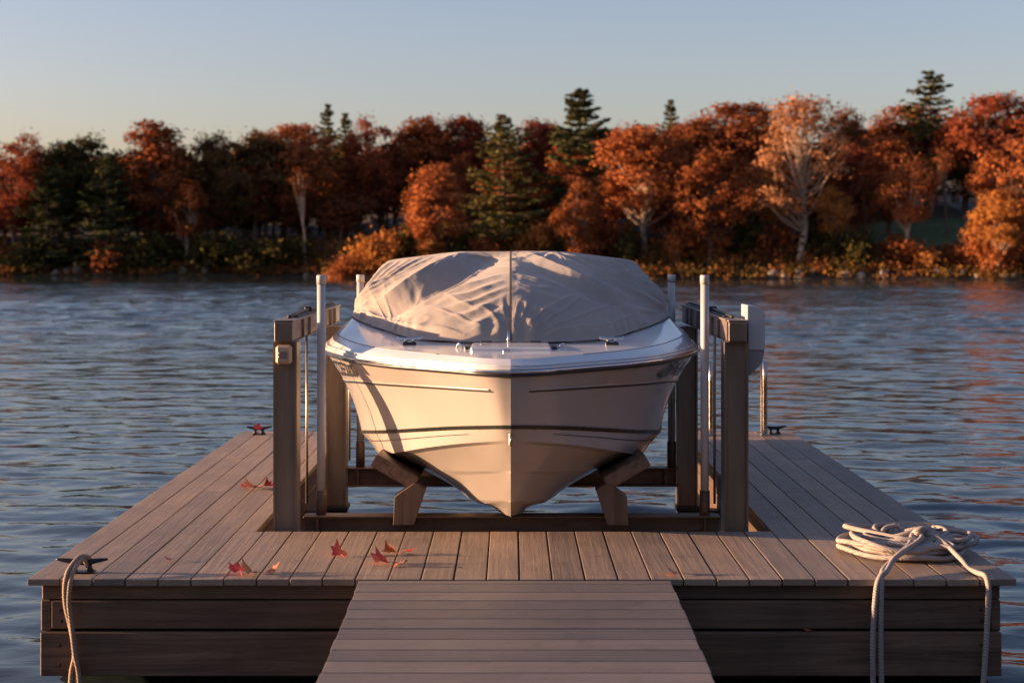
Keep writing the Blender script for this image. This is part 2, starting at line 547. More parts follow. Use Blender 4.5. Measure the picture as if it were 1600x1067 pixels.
# ------------------------------------------------------------------ far shore
def shore(x):
    x = np.asarray(x, float)
    return np.interp(x, [-300, -100, -45, -14, -9.5, 0, 20, 34, 60, 100, 300], [112, 108, 105, 104, 97.5, 97, 94, 91, 82, 60, 40])

def ground(x, d):
    t = np.asarray(d, float) - shore(x)
    h = np.where(t < 0, WATER + t * 0.35, WATER + 0.25 * smooth(t / 0.8) + 1.75 * smooth((t - 0.3) / 6.0) + np.maximum(0, t - 7) * 0.075 + np.maximum(0, t - 24) * 0.05)
    h = np.minimum(h, 12.0)
    h = h + np.where((x > 22) & (x < 39), 0.065 * np.clip(t - 7, 0, 16) * smooth((np.asarray(x) - 22) / 4) * smooth((39 - np.asarray(x)) / 4), 0)
    bumpy = 0.12 * np.sin(x * 0.9 + d * 0.4) * np.sin(d * 1.1 - x * 0.35)
    return h + bumpy * smooth(t / 3)

def build_land():
    xs = np.concatenate([np.linspace(-300, -62, 40)[:-1], np.linspace(-62, 62, 190), np.linspace(62, 300, 40)[1:]])
    ts = np.concatenate([np.linspace(-4, 10, 36), np.linspace(11, 60, 34), np.linspace(70, 260, 12)])
    X, T = np.meshgrid(xs, ts)
    D = shore(X) + T
    Zg = ground(X, D)
    V = np.stack([X, D, Zg], -1).reshape(-1, 3)
    ny, nx = X.shape
    idx = np.arange(nx * ny).reshape(ny, nx)
    Q = np.stack([idx[:-1, :-1], idx[:-1, 1:], idx[1:, 1:], idx[1:, :-1]], -1).reshape(-1, 4)
    o = fast_mesh('far_shore_terrain', V, Q, M['ground'])
    o.data.polygons.foreach_set('use_smooth', np.ones(len(Q), bool))
    tag(o, kind='structure')
    # a mown lawn behind the right-hand bank
    xs = np.linspace(24.5, 36, 40); ds = np.linspace(99.5, 112, 26)
    X, D = np.meshgrid(xs, ds); Zg = ground(X, D) + 0.05 + 0.01 * np.sin(X * 3)
    V = np.stack([X, D, Zg], -1).reshape(-1, 3); ny, nx = X.shape
    idx = np.arange(nx * ny).reshape(ny, nx)
    Q = np.stack([idx[:-1, :-1], idx[:-1, 1:], idx[1:, 1:], idx[1:, :-1]], -1).reshape(-1, 4)
    o = fast_mesh('lawn', V, Q, M['lawn']); tag(o, kind='structure')
    # the near bank behind the camera, reaching round to the left
    xs = np.linspace(-70, 60, 160); ts = np.concatenate([np.linspace(-3, 20, 40), np.linspace(22, 100, 30)])
    X, T = np.meshgrid(xs, ts)
    edge = np.interp(X, [-70, -20, -13, -8, 0, 9, 13.5, 18, 26, 34, 60], [9.0, 8.5, 7.5, -1.0, -1.6, -1.8, 6, 30, 52, 70, 74])
    D = edge - T
    Zg = WATER + np.where(T < 0, T * 0.3, 0.55 * smooth(T / 2.5) + 0.05 * T) + 0.05 * np.sin(X * 1.1) * np.sin(D * 1.3)
    V = np.stack([X, D, Zg], -1).reshape(-1, 3); ny, nx = X.shape
    idx = np.arange(nx * ny).reshape(ny, nx)
    Q = np.stack([idx[:-1, :-1], idx[1:, :-1], idx[1:, 1:], idx[:-1, 1:]], -1).reshape(-1, 4)
    o = fast_mesh('near_bank_terrain', V, Q, M['ground']); tag(o, kind='structure')
build_land()

# ------------------------------------------------------------------ tree kit
def leaf_quads(P, out, size, g):
    """diamond leaf sprays at points P, leaning along out"""
    n = len(P)
    nr = g.normal(size=(n, 3)) + 0.9 * out
    nr /= np.linalg.norm(nr, axis=1)[:, None] + 1e-9
    t = g.normal(size=(n, 3)); t -= nr * np.sum(t * nr, 1)[:, None]
    t /= np.linalg.norm(t, axis=1)[:, None] + 1e-9
    b = np.cross(nr, t)
    s = (size * g.uniform(0.6, 1.25, n))[:, None]
    V = np.stack([P - t * s, P + b * s * 0.55 + nr * s * 0.15, P + t * s, P - b * s * 0.55 + nr * s * 0.15], 1)
    return V

def quad_mesh(name, V4):
    V = V4.reshape(-1, 3)
    Q = np.arange(len(V)).reshape(-1, 4)
    me = bpy.data.meshes.new(name)
    me.vertices.add(len(V)); me.vertices.foreach_set('co', V.astype(np.float32).ravel())
    me.loops.add(Q.size); me.loops.foreach_set('vertex_index', Q.astype(np.int32).ravel())
    me.polygons.add(len(Q))
    me.polygons.foreach_set('loop_start', np.arange(0, Q.size, 4, dtype=np.int32))
    me.polygons.foreach_set('loop_total', np.full(len(Q), 4, np.int32))
    me.update(calc_edges=True)
    return me

def tube_mesh(name, lists, n=6):
    V, Fc = [], []
    for pts, rad in lists:
        v, f = tube_geo(pts, rad, n, len(V)); V += v; Fc += f
    me = bpy.data.meshes.new(name)
    me.from_pydata([tuple(v) for v in V], [], Fc); me.update()
    me.polygons.foreach_set('use_smooth', [True] * len(me.polygons))
    return me

def broadleaf(seed, H=10.0, wide=0.27, low=0.2, clumps=130, per=70, leaf=0.135, lean=0.0, tr=0.13):
    """a broadleaf tree 10 m tall: forked trunk, limbs out to every clump, leaf sprays gathered in clumps"""
    g = np.random.default_rng(seed)
    cz, rz, rx = H * (low + 1) / 2, H * (1 - low) / 2, H * wide
    lobes = g.normal(size=(7, 3)); lobes /= np.linalg.norm(lobes, axis=1)[:, None]
    lw = g.uniform(-0.36, 0.36, 7)
    cl = []
    sn = [(g.normal(size=3) * 2.6, g.uniform(0, 6.28)) for _ in range(4)]
    while len(cl) < clumps:
        v = g.normal(size=3); v /= np.linalg.norm(v)
        f = 0.86 + sum(w * max(0, float(v @ l)) ** 3 for w, l in zip(lw, lobes))
        r = min(g.uniform(0.12, 1.0) ** 0.42 * f, 1.0 if abs(v[2]) < 0.75 else 0.93)
        zz = v[2] * r
        taper = 1.0 - 0.38 * max(0, zz) - 0.12 * max(0, -zz)
        p = np.array([v[0] * r * rx * taper + lean * (cz + zz * rz), v[1] * r * rx * taper, cz + zz * rz])
        if sum(math.sin(float(k @ (v * r)) + ph) for k, ph in sn) < -0.35 and g.uniform() < 0.85: continue   # holes and bays in the crown
        cl.append(p)
    cl = np.array(cl)
    ctr = np.array([lean * cz, 0, cz])
    for _ in range(3):
        for i in range(len(cl)):
            dn = np.linalg.norm(cl - cl[i], axis=1); dn[i] = 99
            if np.sort(dn)[1] > 0.10 * H: cl[i] = ctr + (cl[i] - ctr) * 0.82
    # trunk
    k = 9
    tz = np.linspace(-0.4, H * 0.86, k)
    wob = np.cumsum(g.normal(0, 0.09, (k, 2)), 0)
    tp = np.stack([lean * tz + wob[:, 0], wob[:, 1], tz], 1); tp[:2, :2] *= 0.3
    trd = tr * (1 - 0.9 * np.linspace(0, 1, k)) + 0.012; trd[0] *= 1.35
    lists = [(spline(tp, 3), np.interp(np.linspace(0, 1, (k - 1) * 3 + 1), np.linspace(0, 1, k), trd))]
    for i, c in enumerate(cl):
        if i % 2 and clumps > 60: continue
        zs = min(max(c[2] * g.uniform(0.45, 0.75), H * 0.14), H * 0.8)
        s = np.array([np.interp(zs, tz, tp[:, 0]), np.interp(zs, tz, tp[:, 1]), zs])
        m = s * 0.45 + c * 0.55 + np.array([0, 0, -0.05 * H * g.uniform(0.2, 1)])
        r0 = tr * 0.34 * (1 - zs / H) + 0.022
        lists.append((spline([s, m, c], 4), np.linspace(r0, 0.01, 9)))
    V4 = []
    for c in cl:
        rr = H * g.uniform(0.03, 0.075)
        q = g.normal(size=(per, 3)) * 0.5 * rr * np.array([1.2, 1.2, 0.75])
        q = np.clip(q, -1.0 * rr, 1.0 * rr)
        q[: per // 8] *= 1.25
        out = (c - np.array([lean * cz, 0, cz])); out = out / (np.linalg.norm(out) + 1e-6) + np.array([0, 0, 0.35])
        V4.append(leaf_quads(c + q, out[None] * 0.8 + q / rr, leaf, g))
    return tube_mesh('tree_trunk', lists, 6), quad_mesh('tree_crown', np.concatenate(V4))

def conifer(seed, H=12.0, rad=0.2, low=0.08, droop=0.25, per=15, step=0.36, tuft=0.2, power=0.85, gap=0.1):
    """a conifer: straight mast with whorls of drooping boughs carrying needle tufts"""
    g = np.random.default_rng(seed)
    tp = np.array([[0, 0, -0.4], [0.04, 0, H * 0.35], [-0.03, 0.03, H * 0.7], [0, 0, H * 0.985]])
    lists = [(spline(tp, 6), np.linspace(0.16, 0.015, 19))]
    V4 = []
    z = H * low
    while z < H * 0.985:
        f = z / H
        L0 = H * rad * (1 - f) ** power * (0.72 + 0.28 * min(1, (f - low) / 0.12 + 0.4)) + 0.12
        nb = int(g.integers(5, 8))
        a0 = g.uniform(0, 6.28)
        for b in range(nb):
            if g.uniform() < gap: continue
            a = a0 + 6.28 * b / nb + g.normal(0, 0.2)
            L = L0 * g.uniform(0.5, 1.22)
            dr = droop * g.uniform(0.5, 1.4) * (1 - f * 0.9)
            ca, sa = math.cos(a), math.sin(a)
            s = np.linspace(0, 1, 6)
            bz = z + L * (0.32 * f * s - dr * s + 0.18 * s ** 3)
            bp = np.stack([ca * L * s, sa * L * s, bz], 1)
            if L > 0.5: lists.append((bp, np.linspace(0.035, 0.008, 6)))
            n = max(4, int(per * (0.35 + L / (H * rad))))
            q = g.uniform(0.12, 1, n) ** 0.75
            w = 0.34 * L * (1 - 0.6 * q) * g.uniform(-1, 1, n)
            P = np.stack([ca * L * q - sa * w, sa * L * q + ca * w, np.interp(q, s, bz) + g.normal(0, 0.05, n) - 0.12 * np.abs(w)], 1)
            out = np.array([ca * 0.4, sa * 0.4, 0.9])[None] * np.ones((n, 1))
            V4.append(leaf_quads(P, out, tuft * (0.75 + 0.35 * L / (H * rad)), g))
        z += step * g.uniform(0.75, 1.3) * (1.1 - 0.35 * f)
    return tube_mesh('tree_trunk', lists, 6), quad_mesh('tree_crown', np.concatenate(V4))

def shrub_mesh(seed, n=14, per=85, leaf=0.12):
    g = np.random.default_rng(seed)
    V4, lists = [], []
    for i in range(n):
        c = np.array([g.normal(0, 0.5), g.normal(0, 0.4), g.uniform(0.15, 1.05)])
        q = g.normal(size=(per, 3)) * np.array([0.26, 0.26, 0.2])
        V4.append(leaf_quads(c + q, q + np.array([0, 0, 0.4]), leaf, g))
        lists.append((spline([(c[0] * 0.15, c[1] * 0.15, -0.25), (c[0] * 0.5, c[1] * 0.5, c[2] * 0.45), tuple(c)], 3), np.linspace(0.025, 0.006, 7)))
    return tube_mesh('shrub_stems', lists, 5), quad_mesh('shrub_leaves', np.concatenate(V4))

BL = {
    'round': (broadleaf(11), 10.0, 0.27), 'round_b': (broadleaf(12, low=0.18, wide=0.3, clumps=140), 10.0, 0.30),
    'tall': (broadleaf(13, wide=0.2, low=0.3, clumps=105), 10.0, 0.20), 'tall_b': (broadleaf(14, wide=0.19, low=0.12, clumps=120), 10.0, 0.19),
    'skirt': (broadleaf(15, wide=0.25, low=0.08, clumps=150), 10.0, 0.25), 'wide': (broadleaf(16, wide=0.36, low=0.22, clumps=170), 10.0, 0.36),
    'sparse': (broadleaf(17, wide=0.27, low=0.16, clumps=105, per=34, leaf=0.12, tr=0.17), 10.0, 0.27),
    'bare': (broadleaf(18, wide=0.10, low=0.6, clumps=12, per=40, leaf=0.12, lean=0.06, tr=0.12), 10.0, 0.10),
}
CF = {
    'spruce': (conifer(21, 12, 0.25, 0.04, 0.24, 34, 0.40, 0.20, 0.66, 0.12), 12.0, 0.27), 'pine': (conifer(22, 12, 0.22, 0.06, 0.14, 34, 0.42, 0.23, 0.7, 0.12), 12.0, 0.22),
    'mast': (conifer(23, 12, 0.15, 0.15, 0.1, 24, 0.42, 0.19, 0.75, 0.14), 12.0, 0.15),
    'open': (conifer(24, 12, 0.20, 0.25, -0.05, 28, 0.55, 0.2, 0.7, 0.2), 12.0, 0.20),
}
ALLT = {**BL, **CF}
def extents(me):
    co = np.empty(len(me.vertices) * 3, np.float32); me.vertices.foreach_get('co', co); co = co.reshape(-1, 3)
    return float(np.percentile(co[:, 2], 99.7)), float(np.percentile(np.abs(co[:, :2]).max(1), 97))
EXT = {k: extents(v[0][1]) for k, v in ALLT.items()}

def plant_tree(kind, u, top, d, width_px, mat, name, label, cat='tree', bark='bark', group=None, zrot=None):
    (tm, cm), H0, w0 = ALLT[kind]
    x = (u - 798) * d / F
    g0 = float(ground(x, d))
    H = CAM_Z + (386 - top) * d / F - g0
    H0, W0 = EXT[kind]
    sz = H / H0
    w = width_px * d / F / (2 * W0)
    root = empty(name, (x, d, g0), label, cat, group)
    root.scale = (w, w, sz)
    root.rotation_euler = (0, 0, random.uniform(0, 6.28) if zrot is None else zrot)
    link('trunk', tm, M[bark], root); link('crown', cm, M[mat], root)
    return root

# trees in the lit stand on the right, nearest first; each is told apart by its look and its neighbours
PT = plant_tree
PT('tall_b', 680, 258, 98.5, 88, 'f_orange', 'maple_tree', 'slim rust orange maple standing alone left of the olive spruce')
PT('spruce', 787, 181, 103, 150, 'f_spruce', 'spruce_tree', 'broad olive green spruce with sunlit boughs behind the boat cover', 'tree')
PT('pine', 906, 143, 107, 138, 'f_pine', 'pine_tree', 'tall dark green pine with pointed top right of the olive spruce', 'tree')
PT('skirt', 903, 278, 97.6, 78, 'f_orange', 'maple_tree', 'small bright orange maple at the foot of the tall dark pine', 'tree', 'bark_pale')
PT('round', 1006, 196, 100, 148, 'f_orange', 'maple_tree', 'large orange maple with pale trunk right of the tall pine', 'tree', 'bark_pale')
PT('skirt', 1108, 236, 97.3, 116, 'f_orange', 'maple_tree', 'bright orange maple with low skirts between two taller trees', 'tree')
PT('mast', 1048, 157, 117, 62, 'f_pine', 'spruce_tree', 'thin dark spruce tip rising behind the orange maples')
PT('wide', 1165, 163, 113, 200, 'f_rust', 'oak_tree', 'wide rust brown oak crown behind the bright orange maple')
PT('sparse', 1250, 150, 97.0, 150, 'f_pale', 'birch_tree', 'pale sparse tan tree with bare upper twigs and light trunk', 'tree', 'bark_pale')
PT('tall', 1205, 250, 98.4, 70, 'f_gold', 'birch_tree', 'small golden tree just left of the pale sparse tree', 'tree', 'bark_pale')
PT('round_b', 1345, 225, 101, 118, 'f_red', 'oak_tree', 'red brown oak right of the pale sparse tree')
PT('tall', 1300, 292, 97.2, 60, 'f_gold', 'birch_tree', 'low golden tree with thin pale stems beside the red brown oak', 'tree', 'bark_pale')
PT('tall', 1418, 246, 96.4, 86, 'f_orange', 'maple_tree', 'narrow orange tree with bare lower trunk left of the lawn', 'tree', 'bark_pale')
PT('tall_b', 1388, 215, 106, 90, 'f_rust', 'oak_tree', 'slim rust tree behind the narrow orange tree by the lawn')
PT('open', 1454, 112, 115, 130, 'f_pine', 'spruce_tree', 'tallest dark spruce with open boughs against the sky')
PT('wide', 1545, 150, 112, 190, 'f_red', 'oak_tree', 'wide red oak crown behind the lawn near the photo edge')
PT('round_b', 1590, 205, 93.4, 150, 'f_orange', 'maple_tree', 'large orange maple cut by the right photo edge')
PT('round', 1560, 300, 92.6, 92, 'f_gold', 'maple_tree', 'low golden maple under the large orange maple', 'tree', 'bark_pale')
PT('bare', 1480, 232, 104, 46, 'f_orange', 'birch_tree', 'thin bare trunk with one orange tuft standing on the lawn')
PT('round', 1085, 188, 112, 130, 'f_rust', 'oak_tree', 'rust crown beside the thin dark spruce tip')
PT('round_b', 1320, 168, 115, 120, 'f_wood', 'oak_tree', 'dull brown green crown behind the red brown oak')
PT('round', 955, 205, 111, 110, 'f_red', 'oak_tree', 'dark red crown between the tall pine and large orange maple')
PT('round', 850, 192, 117, 120, 'f_red', 'oak_tree', 'dark red crown between the olive spruce and tall pine')
PT('wide', 1415, 165, 118, 150, 'f_rust', 'oak_tree', 'rust crown left of the tallest dark spruce')
# the shaded stand on the left
PT('wide', 720, 185, 115, 150, 'f_red', 'oak_tree', 'red brown crown above and left of the olive spruce')
PT('round', 655, 186, 114, 110, 'f_rust', 'oak_tree', 'rust crown high above the lone slim maple')
PT('round_b', 596, 188, 113, 116, 'f_red', 'oak_tree', 'red crown right of the two small conifer tips')
PT('mast', 512, 164, 118, 64, 'f_pine', 'spruce_tree', 'small dark conifer tip above the orange crowns at left')
PT('mast', 540, 178, 116, 60, 'f_olive', 'spruce_tree', 'olive conifer tip just right of the small dark one')
PT('wide', 470, 196, 112, 150, 'f_orange', 'oak_tree', 'orange topped crown below the two conifer tips')
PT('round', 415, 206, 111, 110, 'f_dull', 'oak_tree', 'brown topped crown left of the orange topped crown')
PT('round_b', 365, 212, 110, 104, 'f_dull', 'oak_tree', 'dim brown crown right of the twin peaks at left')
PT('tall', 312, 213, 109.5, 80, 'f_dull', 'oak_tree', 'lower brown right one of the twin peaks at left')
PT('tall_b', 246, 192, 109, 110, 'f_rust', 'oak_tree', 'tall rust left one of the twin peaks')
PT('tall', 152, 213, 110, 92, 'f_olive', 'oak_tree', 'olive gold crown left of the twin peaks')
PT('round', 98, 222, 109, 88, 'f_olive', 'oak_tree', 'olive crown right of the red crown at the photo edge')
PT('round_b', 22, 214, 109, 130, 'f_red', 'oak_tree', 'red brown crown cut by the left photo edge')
PT('spruce', 168, 246, 106.5, 112, 'f_pine', 'pine_tree', 'shaded dark pine in front of the olive gold crown')
PT('spruce', 74, 262, 106.5, 110, 'f_pine', 'pine_tree', 'shaded dark pine near the left photo edge')
PT('bare', 478, 262, 105.8, 50, 'f_wood', 'birch_tree', 'pale leaning birch trunk in the shaded wood', 'tree', 'bark_pale')
PT('tall', 292, 285, 105.8, 62, 'f_wood', 'birch_tree', 'slender shaded birch with thin pale trunk below the twin peaks', 'tree', 'bark_pale')

# the mass of the wood behind and to either side, too dense to tell trees apart
def wood_mass(name, spots, label, mat, keep=2700, leafscale=1.4):
    tv, tf, q4 = [], [], []
    g = np.random.default_rng(31)
    src = []
    for k in ('round', 'round_b', 'tall', 'wide', 'skirt'):
        (tm, cm), H0, w0 = BL[k]
        co = np.empty(len(cm.vertices) * 3, np.float32); cm.vertices.foreach_get('co', co)
        co = co.reshape(-1, 4, 3)
        sel = g.permutation(len(co))[:keep]
        co = co[sel]; ctr = co.mean(1, keepdims=True)
        src.append((ctr + (co - ctr) * leafscale, H0, w0))
    for (x, d, H, wd) in spots:
        V4, H0, w0 = src[int(g.integers(0, len(src)))]
        a = g.uniform(0, 6.28); ca, sa = math.cos(a), math.sin(a)
        rot = np.array([[ca, sa, 0], [-sa, ca, 0], [0, 0, 1]])
        s = np.array([wd / (2 * w0 * H0), wd / (2 * w0 * H0), H / H0])
        z0 = float(ground(x, d)) if d > 50 else WATER + 0.7
        q4.append((V4 * s) @ rot + np.array([x, d, z0]))
        v, f = tube_geo(spline([(x, d, z0 - 0.4), (x + 0.1, d, z0 + H * 0.4), (x, d, z0 + H * 0.8)], 3), np.linspace(0.15, 0.03, 7), 5, len(tv))
        tv += v; tf += f
    o = link(name, quad_mesh(name, np.concatenate(q4)), M[mat])
    tag(o, label, 'woods', kind='stuff')
    t = mesh_obj('trunks', tv, tf, M['bark'], o, smooth=True); t['kind'] = 'stuff'
    return o
g = np.random.default_rng(5)
sp = []
for i in range(74):       # behind the stand in view
    x = -52 + 104 * (i + g.uniform(-0.4, 0.4)) / 74
    d = g.uniform(117, 132)
    topy = np.interp(798 + x * F / d, [-200, 0, 200, 400, 600, 800, 1100, 1350, 1600, 1800], [240, 238, 232, 222, 205, 205, 196, 186, 168, 165])
    H = CAM_Z + (386 - topy) * d / F - float(ground(x, d)) - g.uniform(0, 0.9)
    sp.append((x, d, H, g.uniform(5, 7.5)))
for i in range(30):       # lower storey closing the gaps under the crowns
    x = -50 + 100 * (i + g.uniform(-0.4, 0.4)) / 30
    if not 22 < x < 37: sp.append((x, float(shore(x)) + g.uniform(13, 17), g.uniform(3.5, 5.0), g.uniform(4.5, 6.5)))
sp_t = []
for i in range(56):      # thicket of young growth filling the stand on the right
    x = -6 + 44 * (i + g.uniform(-0.4, 0.4)) / 56
    if 23.5 < x < 36: continue
    sp_t.append((x, float(shore(x)) + g.uniform(6, 15), g.uniform(3.2, 7.6), g.uniform(2.8, 4.6)))
wood_mass('shore_thicket', sp_t, 'thicket of young rust leaved growth between the trees on the right shore', 'f_rust', 2600, 1.1)
for i in range(44):
    x = -56 + 46 * (i + g.uniform(-0.4, 0.4)) / 44
    sp.append((x, float(shore(x)) + g.uniform(5.5, 12), g.uniform(3.0, 6.0), g.uniform(3.2, 5.0)))
wood_mass('distant_woods', sp, 'dense mass of brown and red autumn woods behind the shore trees', 'f_wood')
sp = []
for i in range(26):       # the same wood going on round the bay on the left: it shades the stand beside it
    x = -48 - 4.0 * i / 1.3 + g.uniform(-1, 1)
    sp.append((x, float(shore(x)) + g.uniform(2, 14), g.uniform(7.8, 9.4), g.uniform(6, 8)))
wood_mass('bay_woods', sp, 'wood continuing round the bay beyond the left photo edge', 'f_wood', 1500, 1.9)
sp = [(-17 - 4.5 * k + g.uniform(-1.5, 1.5), -6.0 + 1.5 * i - 0.45 * k + g.uniform(-0.3, 0.3), g.uniform(5.5, 8), g.uniform(3.0, 3.6)) for i in range(7) for k in range(2)]  # unseen left-bank trees, placed to shade the gangway
for row, (dd, hh) in enumerate(((-8.0, 7.0),)):   # unseen trees added behind the camera, where the gangway comes ashore, blocking low sky
    for i in range(13):
        x = -36 + 6 * i + g.uniform(-1.5, 1.5)
        if abs(x) < 2.2 and row == 0: x = 3.4 * (1 if x > 0 else -1)
        sp.append((x, dd + g.uniform(-1.2, 1.2), hh * g.uniform(0.88, 1.1), g.uniform(6.5, 8.5)))
for i in range(22):   # and along the right-hand bank, out of the picture
    d = -2 + 3.1 * i + g.uniform(-1, 1)
    for k in range(2):
        sp.append((max(17.0, 0.40 * d + 4) + 5.5 * k + g.uniform(-1, 2), d, (6.5 + 2.0 * k) * g.uniform(0.85, 1.15), g.uniform(6, 7.5)))
wood_mass('near_bank_shade_woods', sp, 'unseen wood added to block light on the near bank behind the camera and beyond both photo edges', 'f_wood', 2200, 1.5)

# undergrowth covering the bank
def undergrowth():
    g = np.random.default_rng(8)
    V4 = []
    for i in range(1250):
        x = g.uniform(-62, 56)
        t = abs(g.normal(0, 3.4)) + 0.15
        d = float(shore(x)) + t
        if 24.0 < x < 36 and t > 6.0: continue
        h = g.uniform(0.25, 0.95) * (1.0 if t > 1.5 else 0.6)
        n = 46
        q = g.normal(size=(n, 3)) * np.array([0.5, 0.4, 0.26])
        c = np.array([x, d, float(ground(x, d)) + h * 0.55])
        V4.append(leaf_quads(c + q * np.array([1, 1, h * 1.3]), q + np.array([0, 0, 0.5]), 0.14, g))
    o = link('bank_undergrowth', quad_mesh('bank_undergrowth', np.concatenate(V4)), M['f_under'])
    tag(o, 'low tangled brown and olive undergrowth along the far bank', 'undergrowth', kind='stuff')
undergrowth()

SH = [shrub_mesh(41), shrub_mesh(42), shrub_mesh(43)]
def shrub(u, d, wpx, hpx, mat, label, group=None):
    x = (u - 798) * d / F
    st, lv = SH[random.randrange(3)]
    r = empty('shrub', (x, d, float(ground(x, d))), label, 'shrub', group)
    s = wpx * d / F / 1.9
    r.scale = (s, s, hpx * d / F / 1.3); r.rotation_euler = (0, 0, random.uniform(0, 6.28))
    link('stems', st, M['bark'], r); link('foliage', lv, M[mat], r)
for u, d, w, h, m, l in [
    (532, 98.6, 44, 44, 'f_orange', 'low orange shrub at the water left of the covered boat'),
    (570, 98.9, 52, 50, 'f_gold', 'golden shrub second from the left tip of the lit bank'),
    (612, 99.2, 56, 58, 'f_gold', 'golden shrub left of the boat cover top corner'),
    (655, 100, 60, 60, 'f_olive', 'olive shrub under the lone slim maple'),
    (668, 98.6, 24, 50, 'f_gold', 'small upright yellow bush under the lone slim maple'),
    (722, 100, 70, 62, 'f_olive', 'olive shrub left of the olive spruce trunk'),
    (760, 99, 60, 46, 'f_rust', 'rust shrub below the olive spruce above the cover ridge'),
    (832, 100, 66, 60, 'f_gold', 'golden shrub right of the olive spruce trunk'),
    (880, 99.4, 50, 60, 'f_olive', 'olive shrub left of the small orange maple trunk'),
    (945, 99.5, 80, 60, 'f_rust', 'rust shrub between the small and large orange maples'),
    (985, 98.4, 56, 56, 'f_olive', 'olive shrub in front of the large orange maple trunk'),
    (1052, 98.5, 50, 52, 'f_orange', 'orange shrub above the back white guide pole'),
    (1086, 98.8, 40, 54, 'f_gold', 'bright gold shrub under the low skirted maple'),
    (1116, 98.6, 34, 50, 'f_gold', 'gold shrub right of the low skirted maple trunk'),
    (1165, 98.8, 64, 56, 'f_olive', 'olive shrub left of the pale sparse tree foot'),
    (1215, 97.6, 58, 56, 'f_rust', 'rust shrub at the foot of the pale sparse tree'),
    (1290, 97.4, 60, 58, 'f_olive', 'olive shrub right of the pale sparse tree foot'),
    (1345, 96.4, 70, 54, 'f_olive', 'olive shrub under the red brown oak'),
    (1395, 95.8, 60, 46, 'f_rust', 'rust shrub under the narrow orange tree'),
    (1440, 95.2, 60, 32, 'f_gold', 'golden shrub on the bank below the lawn'),
    (1498, 94.6, 64, 32, 'f_rust', 'rust shrub in the middle of the bank below the lawn'),
    (1545, 94.0, 60, 58, 'f_orange', 'orange shrub below the low golden maple'),
    (1588, 93.0, 60, 52, 'f_rust', 'rust shrub on the bank at the right photo edge'),
    (45, 105.9, 90, 42, 'f_olive', 'shaded olive shrub on the bank at the left photo edge'),
    (180, 105.9, 90, 44, 'f_rust', 'shaded rust shrub below the shaded dark pine'),
    (345, 105.9, 100, 52, 'f_olive', 'shaded olive shrub right of the slender birch'),
    (430, 105.9, 90, 46, 'f_olive', 'shaded olive shrub left of the leaning birch'),
    (240, 106.2, 80, 46, 'f_olive', 'shaded olive shrub left of the slender birch'),
]:
    shrub(u, d, w, h, m, l)

# boulders along the waterline
def rock_mesh(seed):
    g = np.random.default_rng(seed)
    bm = bmesh.new()
    bmesh.ops.create_icosphere(bm, subdivisions=2, radius=0.5)
    pl = [(Vector(g.normal(size=3)).normalized(), g.uniform(0.26, 0.44)) for _ in range(9)]
    for v in bm.verts:
        for n, k in pl:
            t = v.co.dot(n)
            if t > k: v.co -= n * (t - k) * 0.9
        v.co *= 1 + g.normal(0, 0.02)
    me = bpy.data.meshes.new('boulder'); bm.to_mesh(me); bm.free()
    return me
RK = [rock_mesh(s) for s in (51, 52, 53, 54)]
def boulder(u, dd, wpx, hpx, label, group):
    d0 = float(shore((u - 798) * 97 / F)); d = float(shore((u - 798) * d0 / F)) + dd
    x = (u - 798) * d / F
    o = link('boulder', RK[random.randrange(4)], M['stone'])
    o.scale = (wpx * d / F, wpx * 0.8 * d / F, hpx * d / F * 1.15)
    o.location = (x, d, float(ground(x, d)) + hpx * d / F * 0.12)
    o.rotation_euler = (random.uniform(-0.2, 0.2), random.uniform(-0.2, 0.2), random.uniform(0, 6.28))
    tag(o, label, 'boulder', group)
boulder(1208, 0.5, 22, 18, 'large pale boulder at the water below the pale sparse tree', None)
boulder(1248, 0.4, 26, 18, 'pinkish pale boulder right of the one below the sparse tree', None)
boulder(1320, 0.4, 28, 14, 'flat grey boulder at the water under the red brown oak', None)
boulder(1381, 0.3, 22, 22, 'round sunlit boulder at the water under the narrow orange tree', None)
boulder(1062, 0.8, 12, 12, 'small round pale boulder above the back white guide pole', None)
ORD = ['first', 'second', 'third', 'fourth', 'fifth', 'sixth', 'seventh', 'eighth', 'ninth', 'tenth', 'eleventh', 'twelfth', 'thirteenth', 'fourteenth']
for k, u in enumerate((1226, 1268, 1345, 1398, 1430, 1462, 1486, 1505, 1524, 1541, 1555, 1570, 1582, 1594)):
    boulder(u + random.uniform(-2, 2), random.uniform(0.2, 1.0), random.uniform(9, 19), random.uniform(8, 15), ORD[k] + ' from left of the small pale boulders on the sunlit shoreline', 'boulders along the lit waterline')
for k, u in enumerate((22, 36, 88, 104, 122, 150, 168, 285, 322, 480)):
    boulder(u + random.uniform(-3, 3), random.uniform(0.2, 1.2), random.uniform(10, 22), random.uniform(8, 14), ORD[k] + ' from left of the dim boulders on the shaded shoreline', 'boulders along the shaded waterline')

# ------------------------------------------------------------------ dock
D0, D1 = 6.77, 12.2          # front and back of the deck, metres from the camera
XL, XR = -2.172, 2.27
IN_L, IN_R = -1.335, 1.355   # inner edges of the two fingers
DFB = 7.905                  # back edge of the front platform
TH = 0.030
dock = empty('boat_dock', (0, D0, 0), 'brown composite U-shaped dock around the covered boat', 'dock')
def place(o, parent):
    """parent without moving: child keeps its place in the world"""
    o.parent = parent
    o.location = Vector(o.location) - Vector(parent.location)
    return o

